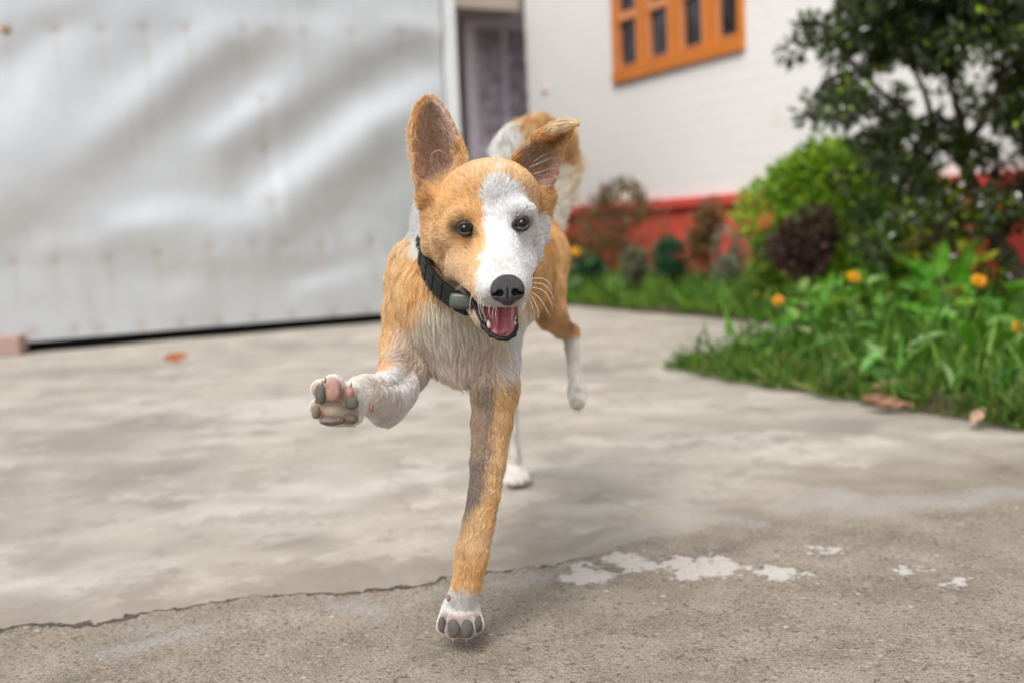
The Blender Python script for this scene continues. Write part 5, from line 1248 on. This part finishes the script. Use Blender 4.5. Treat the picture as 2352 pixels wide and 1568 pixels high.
m, nt, b = mat('tongue'); t = NT(nt); t.set(b.inputs['Base Color'], t.mix(t.noise(160, 4, .6, t.pos()), (.50, .135, .175), (.68, .25, .30))); b.inputs['Roughness'].default_value = .33; b.inputs['Specular IOR Level'].default_value = .5
b.inputs['Subsurface Weight'].default_value = .25; b.inputs['Subsurface Radius'].default_value = (1, .3, .2); b.inputs['Subsurface Scale'].default_value = .003
t.set(b.inputs['Normal'], t.bump(t.noise(900, 3, .6, t.pos()), .6, .0006))
nmesh('tongue', np.vstack((TV, back)), np.vstack((Ft, Ft[:, ::-1]+nT, Fe)), m, dog)
TOO = plain('tooth', (.74, .70, .58), .25, .5, var=.08, scale=200)
for (x, y, Y, h_, r_) in ((1122.5, 748, .852, .0052, .0019), (1185.5, 741, .856, .0050, .0018)):
    p = P(x, y, Y); mb = MB(); mb.tube([p-HZ*.002, p, p+HZ*h_*.5-HY*.0003, p+HZ*h_], [r_, r_, r_*.7, r_*.2], 8); mb.build('tooth', TOO, dog)
mb = MB(); mb.ellipsoid(P(1146, 700, .905), [HX*rm(48, .9), HZ*rm(30, .9), HY*.022], 20, 12); mb.build('mouth_lining', plain('mouth_lining_skin', (.05, .014, .016), .5, .4), dog)

# --- paw pads and claws
PADG = plain('grey_paw_pad', (.115, .108, .095), .75, .25, var=.5, scale=220, bump=.0006, bscale=700)
PADB = plain('brown_paw_pad', (.21, .165, .135), .85, .2, var=.5, scale=260, bump=.0008, bscale=600)
PADP = plain('pink_paw_pad', (.36, .205, .17), .75, .22, var=.5, scale=120, bump=.0005, bscale=700)
CLW = plain('claw_horn', (.36, .22, .15), .35, .5, var=.2, scale=300)
def pad(x, y, Y, rx, ry, mt, an=0, dy=.0035, seed=1):
    a_ = math.radians(an); A1 = IX*math.cos(a_)+IY*math.sin(a_); A2 = IY*math.cos(a_)-IX*math.sin(a_); mb = MB()
    mb.ellipsoid(P(x, y, Y), [A1*rm(rx, Y), A2*rm(ry, Y), IZ*dy], 20, 14, noise=.16, rs=np.random.RandomState(seed)); mb.build('paw_pad', mt, dog)
pad(737, 905, 0.7720, 14, 24, PADG, 4, .0038, 1); pad(766, 897, 0.7675, 17, 26, PADP, -12, .0038, 2); pad(804, 903, 0.7755, 11, 15, PADP, 10, .004, 7); pad(808, 926, 0.7740, 16, 16, PADG, 14, .0038, 3)
pad(726, 945, 0.7880, 11, 16, PADB, 0, .004, 4); pad(764, 966, 0.7850, 30, 11, PADB, 4, .006, 5); pad(806, 960, 0.7840, 18, 12, PADB, -20, .006, 6); pad(853, 937, 0.8050, 6, 11, PADP, 8, .004, 8)
pad(1042, 1442, 0.9080, 15, 22, PADG, 3, .0038, 9); pad(1073, 1442, 0.9080, 15, 22, PADG, -3, .0038, 10); pad(1016, 1433, 0.9255, 9, 19, PADG, 6, .0038, 11); pad(1098, 1433, 0.9255, 9, 19, PADG, -6, .0038, 12); pad(1030, 1372, .927, 5, 9, PADP, 0, .004, 13)
def claw(x0, y0, x1, y1, Y, r=2.6, dY=-.004, mt=CLW):
    a, b2 = P(x0, y0, Y), P(x1, y1, Y+dY); mb = MB(); mb.tube([a, a*.5+b2*.5-IZ*.0008, b2], [rm(r, Y), rm(r*.75, Y), rm(r*.2, Y)], 7); mb.build('claw', mt, dog)
claw(747, 878, 748, 862, .776); claw(741, 884, 740, 868, .778, 2.2); claw(806, 890, 808, 874, .779); claw(728, 926, 722, 916, .785, 2.0)
CLP = plain('pale_claw', (.60, .52, .42), .35, .5)
claw(1040, 1459, 1041.2, 1475.32, 0.9200, 3.4, .002, CLP); claw(1072, 1459, 1070.8, 1473.96, 0.9200, 3.0, .002, CLP); claw(1018, 1451, 1019.2, 1461.88, 0.9300, 2.6, .002, CLP); claw(1096, 1451, 1094.8, 1460.52, 0.9300, 2.6, .002, CLP)
for x in (1169, 1182, 1196, 1208): claw(x, 1110, x, 1117, 1.508, 2.0, -.012)
pad(1186, 1114, 1.525, 20, 4, PADG, 0, .012, 14)
claw(1322, 936, 1320, 948, 1.262, 2); claw(1330, 938, 1329, 950, 1.262, 2)

# --- collar with its module
COLM = plain('black_collar_strap', (.012, .015, .013), .5, .25, var=.4, scale=80, bump=.0005, bscale=400)
COLG = plain('dark_green_collar_plate', (.032, .052, .037), .45, .35, var=.3, scale=90)
BOXM = plain('grey_green_plastic', (.075, .085, .068), .35, .5, var=.15, scale=60)
ringp = [P(*q) for q in ((964, 578, .985), (984, 628, .938), (1022, 672, .912), (1084, 706, .900), (1160, 712, .912), (1212, 660, .96), (1222, 590, 1.02), (1180, 510, 1.09), (1100, 480, 1.12), (1010, 500, 1.09), (968, 545, 1.03))]
n = len(ringp); rp = np.array(ringp); tt = np.linspace(0, n, 121)[:-1]; 
def cr(t_):
    i_ = int(t_); f_ = t_-i_; p0, p1, p2, p3 = (rp[(i_+k) % n] for k in (-1, 0, 1, 2))
    return .5*((2*p1)+(-p0+p2)*f_+(2*p0-5*p1+4*p2-p3)*f_**2+(-p0+3*p1-3*p2+p3)*f_**3)
cp = np.array([cr(t_) for t_ in tt]); cc0 = cp.mean(0); T_ = np.roll(cp, -1, 0)-np.roll(cp, 1, 0); T_ /= np.linalg.norm(T_, axis=1, keepdims=True)
out_ = cp-cc0; out_ -= T_*(out_*T_).sum(1, keepdims=True); pn = unit(np.linalg.svd(cp-cc0)[2][2]); pn = pn if pn[2] > 0 else -pn
out_ -= pn*(out_@pn)[:, None]; out_ /= np.linalg.norm(out_, axis=1, keepdims=True)
hw_, th_ = .0088, .0022
sec = [(-1, -1), (1, -1), (1, .6), (.8, 1), (-.8, 1), (-1, .6)]
Vc = np.array([cp[k]+pn*hw_*a_+out_[k]*th_*b2 for k in range(120) for a_, b2 in sec]); i, j = np.meshgrid(np.arange(120), np.arange(6), indexing='ij')
Fc_ = np.stack((i*6+j, ((i+1) % 120)*6+j, ((i+1) % 120)*6+(j+1) % 6, i*6+(j+1) % 6), -1).reshape(-1, 4)
colr = empty('dog_collar', cc0, 'dark green and black plastic collar round the running puppy\'s neck with a grey module', 'collar')
nmesh('strap', Vc, Fc_, COLM, colr, smooth=False)
for k in range(-6, 34, 5):
    kk = k % 120; mb = MB(); a_, t1, o1 = cp[kk], T_[kk], out_[kk]
    mb.box(a_-t1*.0068-pn*.0092+o1*.0012, t1*.0136, pn*.0184, o1*.0018, .0008)
    mb.box(a_-t1*.005-pn*.0050+o1*.0029, t1*.010, pn*.0022, o1*.0007, .0003); mb.box(a_-t1*.005+pn*.0028+o1*.0029, t1*.010, pn*.0022, o1*.0007, .0003)
    mb.build('strap_link', COLG if k in (-6, -2, 2) else COLM, colr, smooth=False)
a_ = P(1060, 690, .884); tx = unit(IX*1+IY*-.06+IZ*-.1); tz = unit(np.cross(tx, -IZ)); tz = tz if tz[2] > 0 else -tz; ty = np.cross(tz, tx)
mb = MB(); mb.box(a_-tx*.0105-tz*.0075-ty*.004, tx*.021, tz*.0135, ty*.011, .0028); mb.build('module', BOXM, colr, smooth=True)
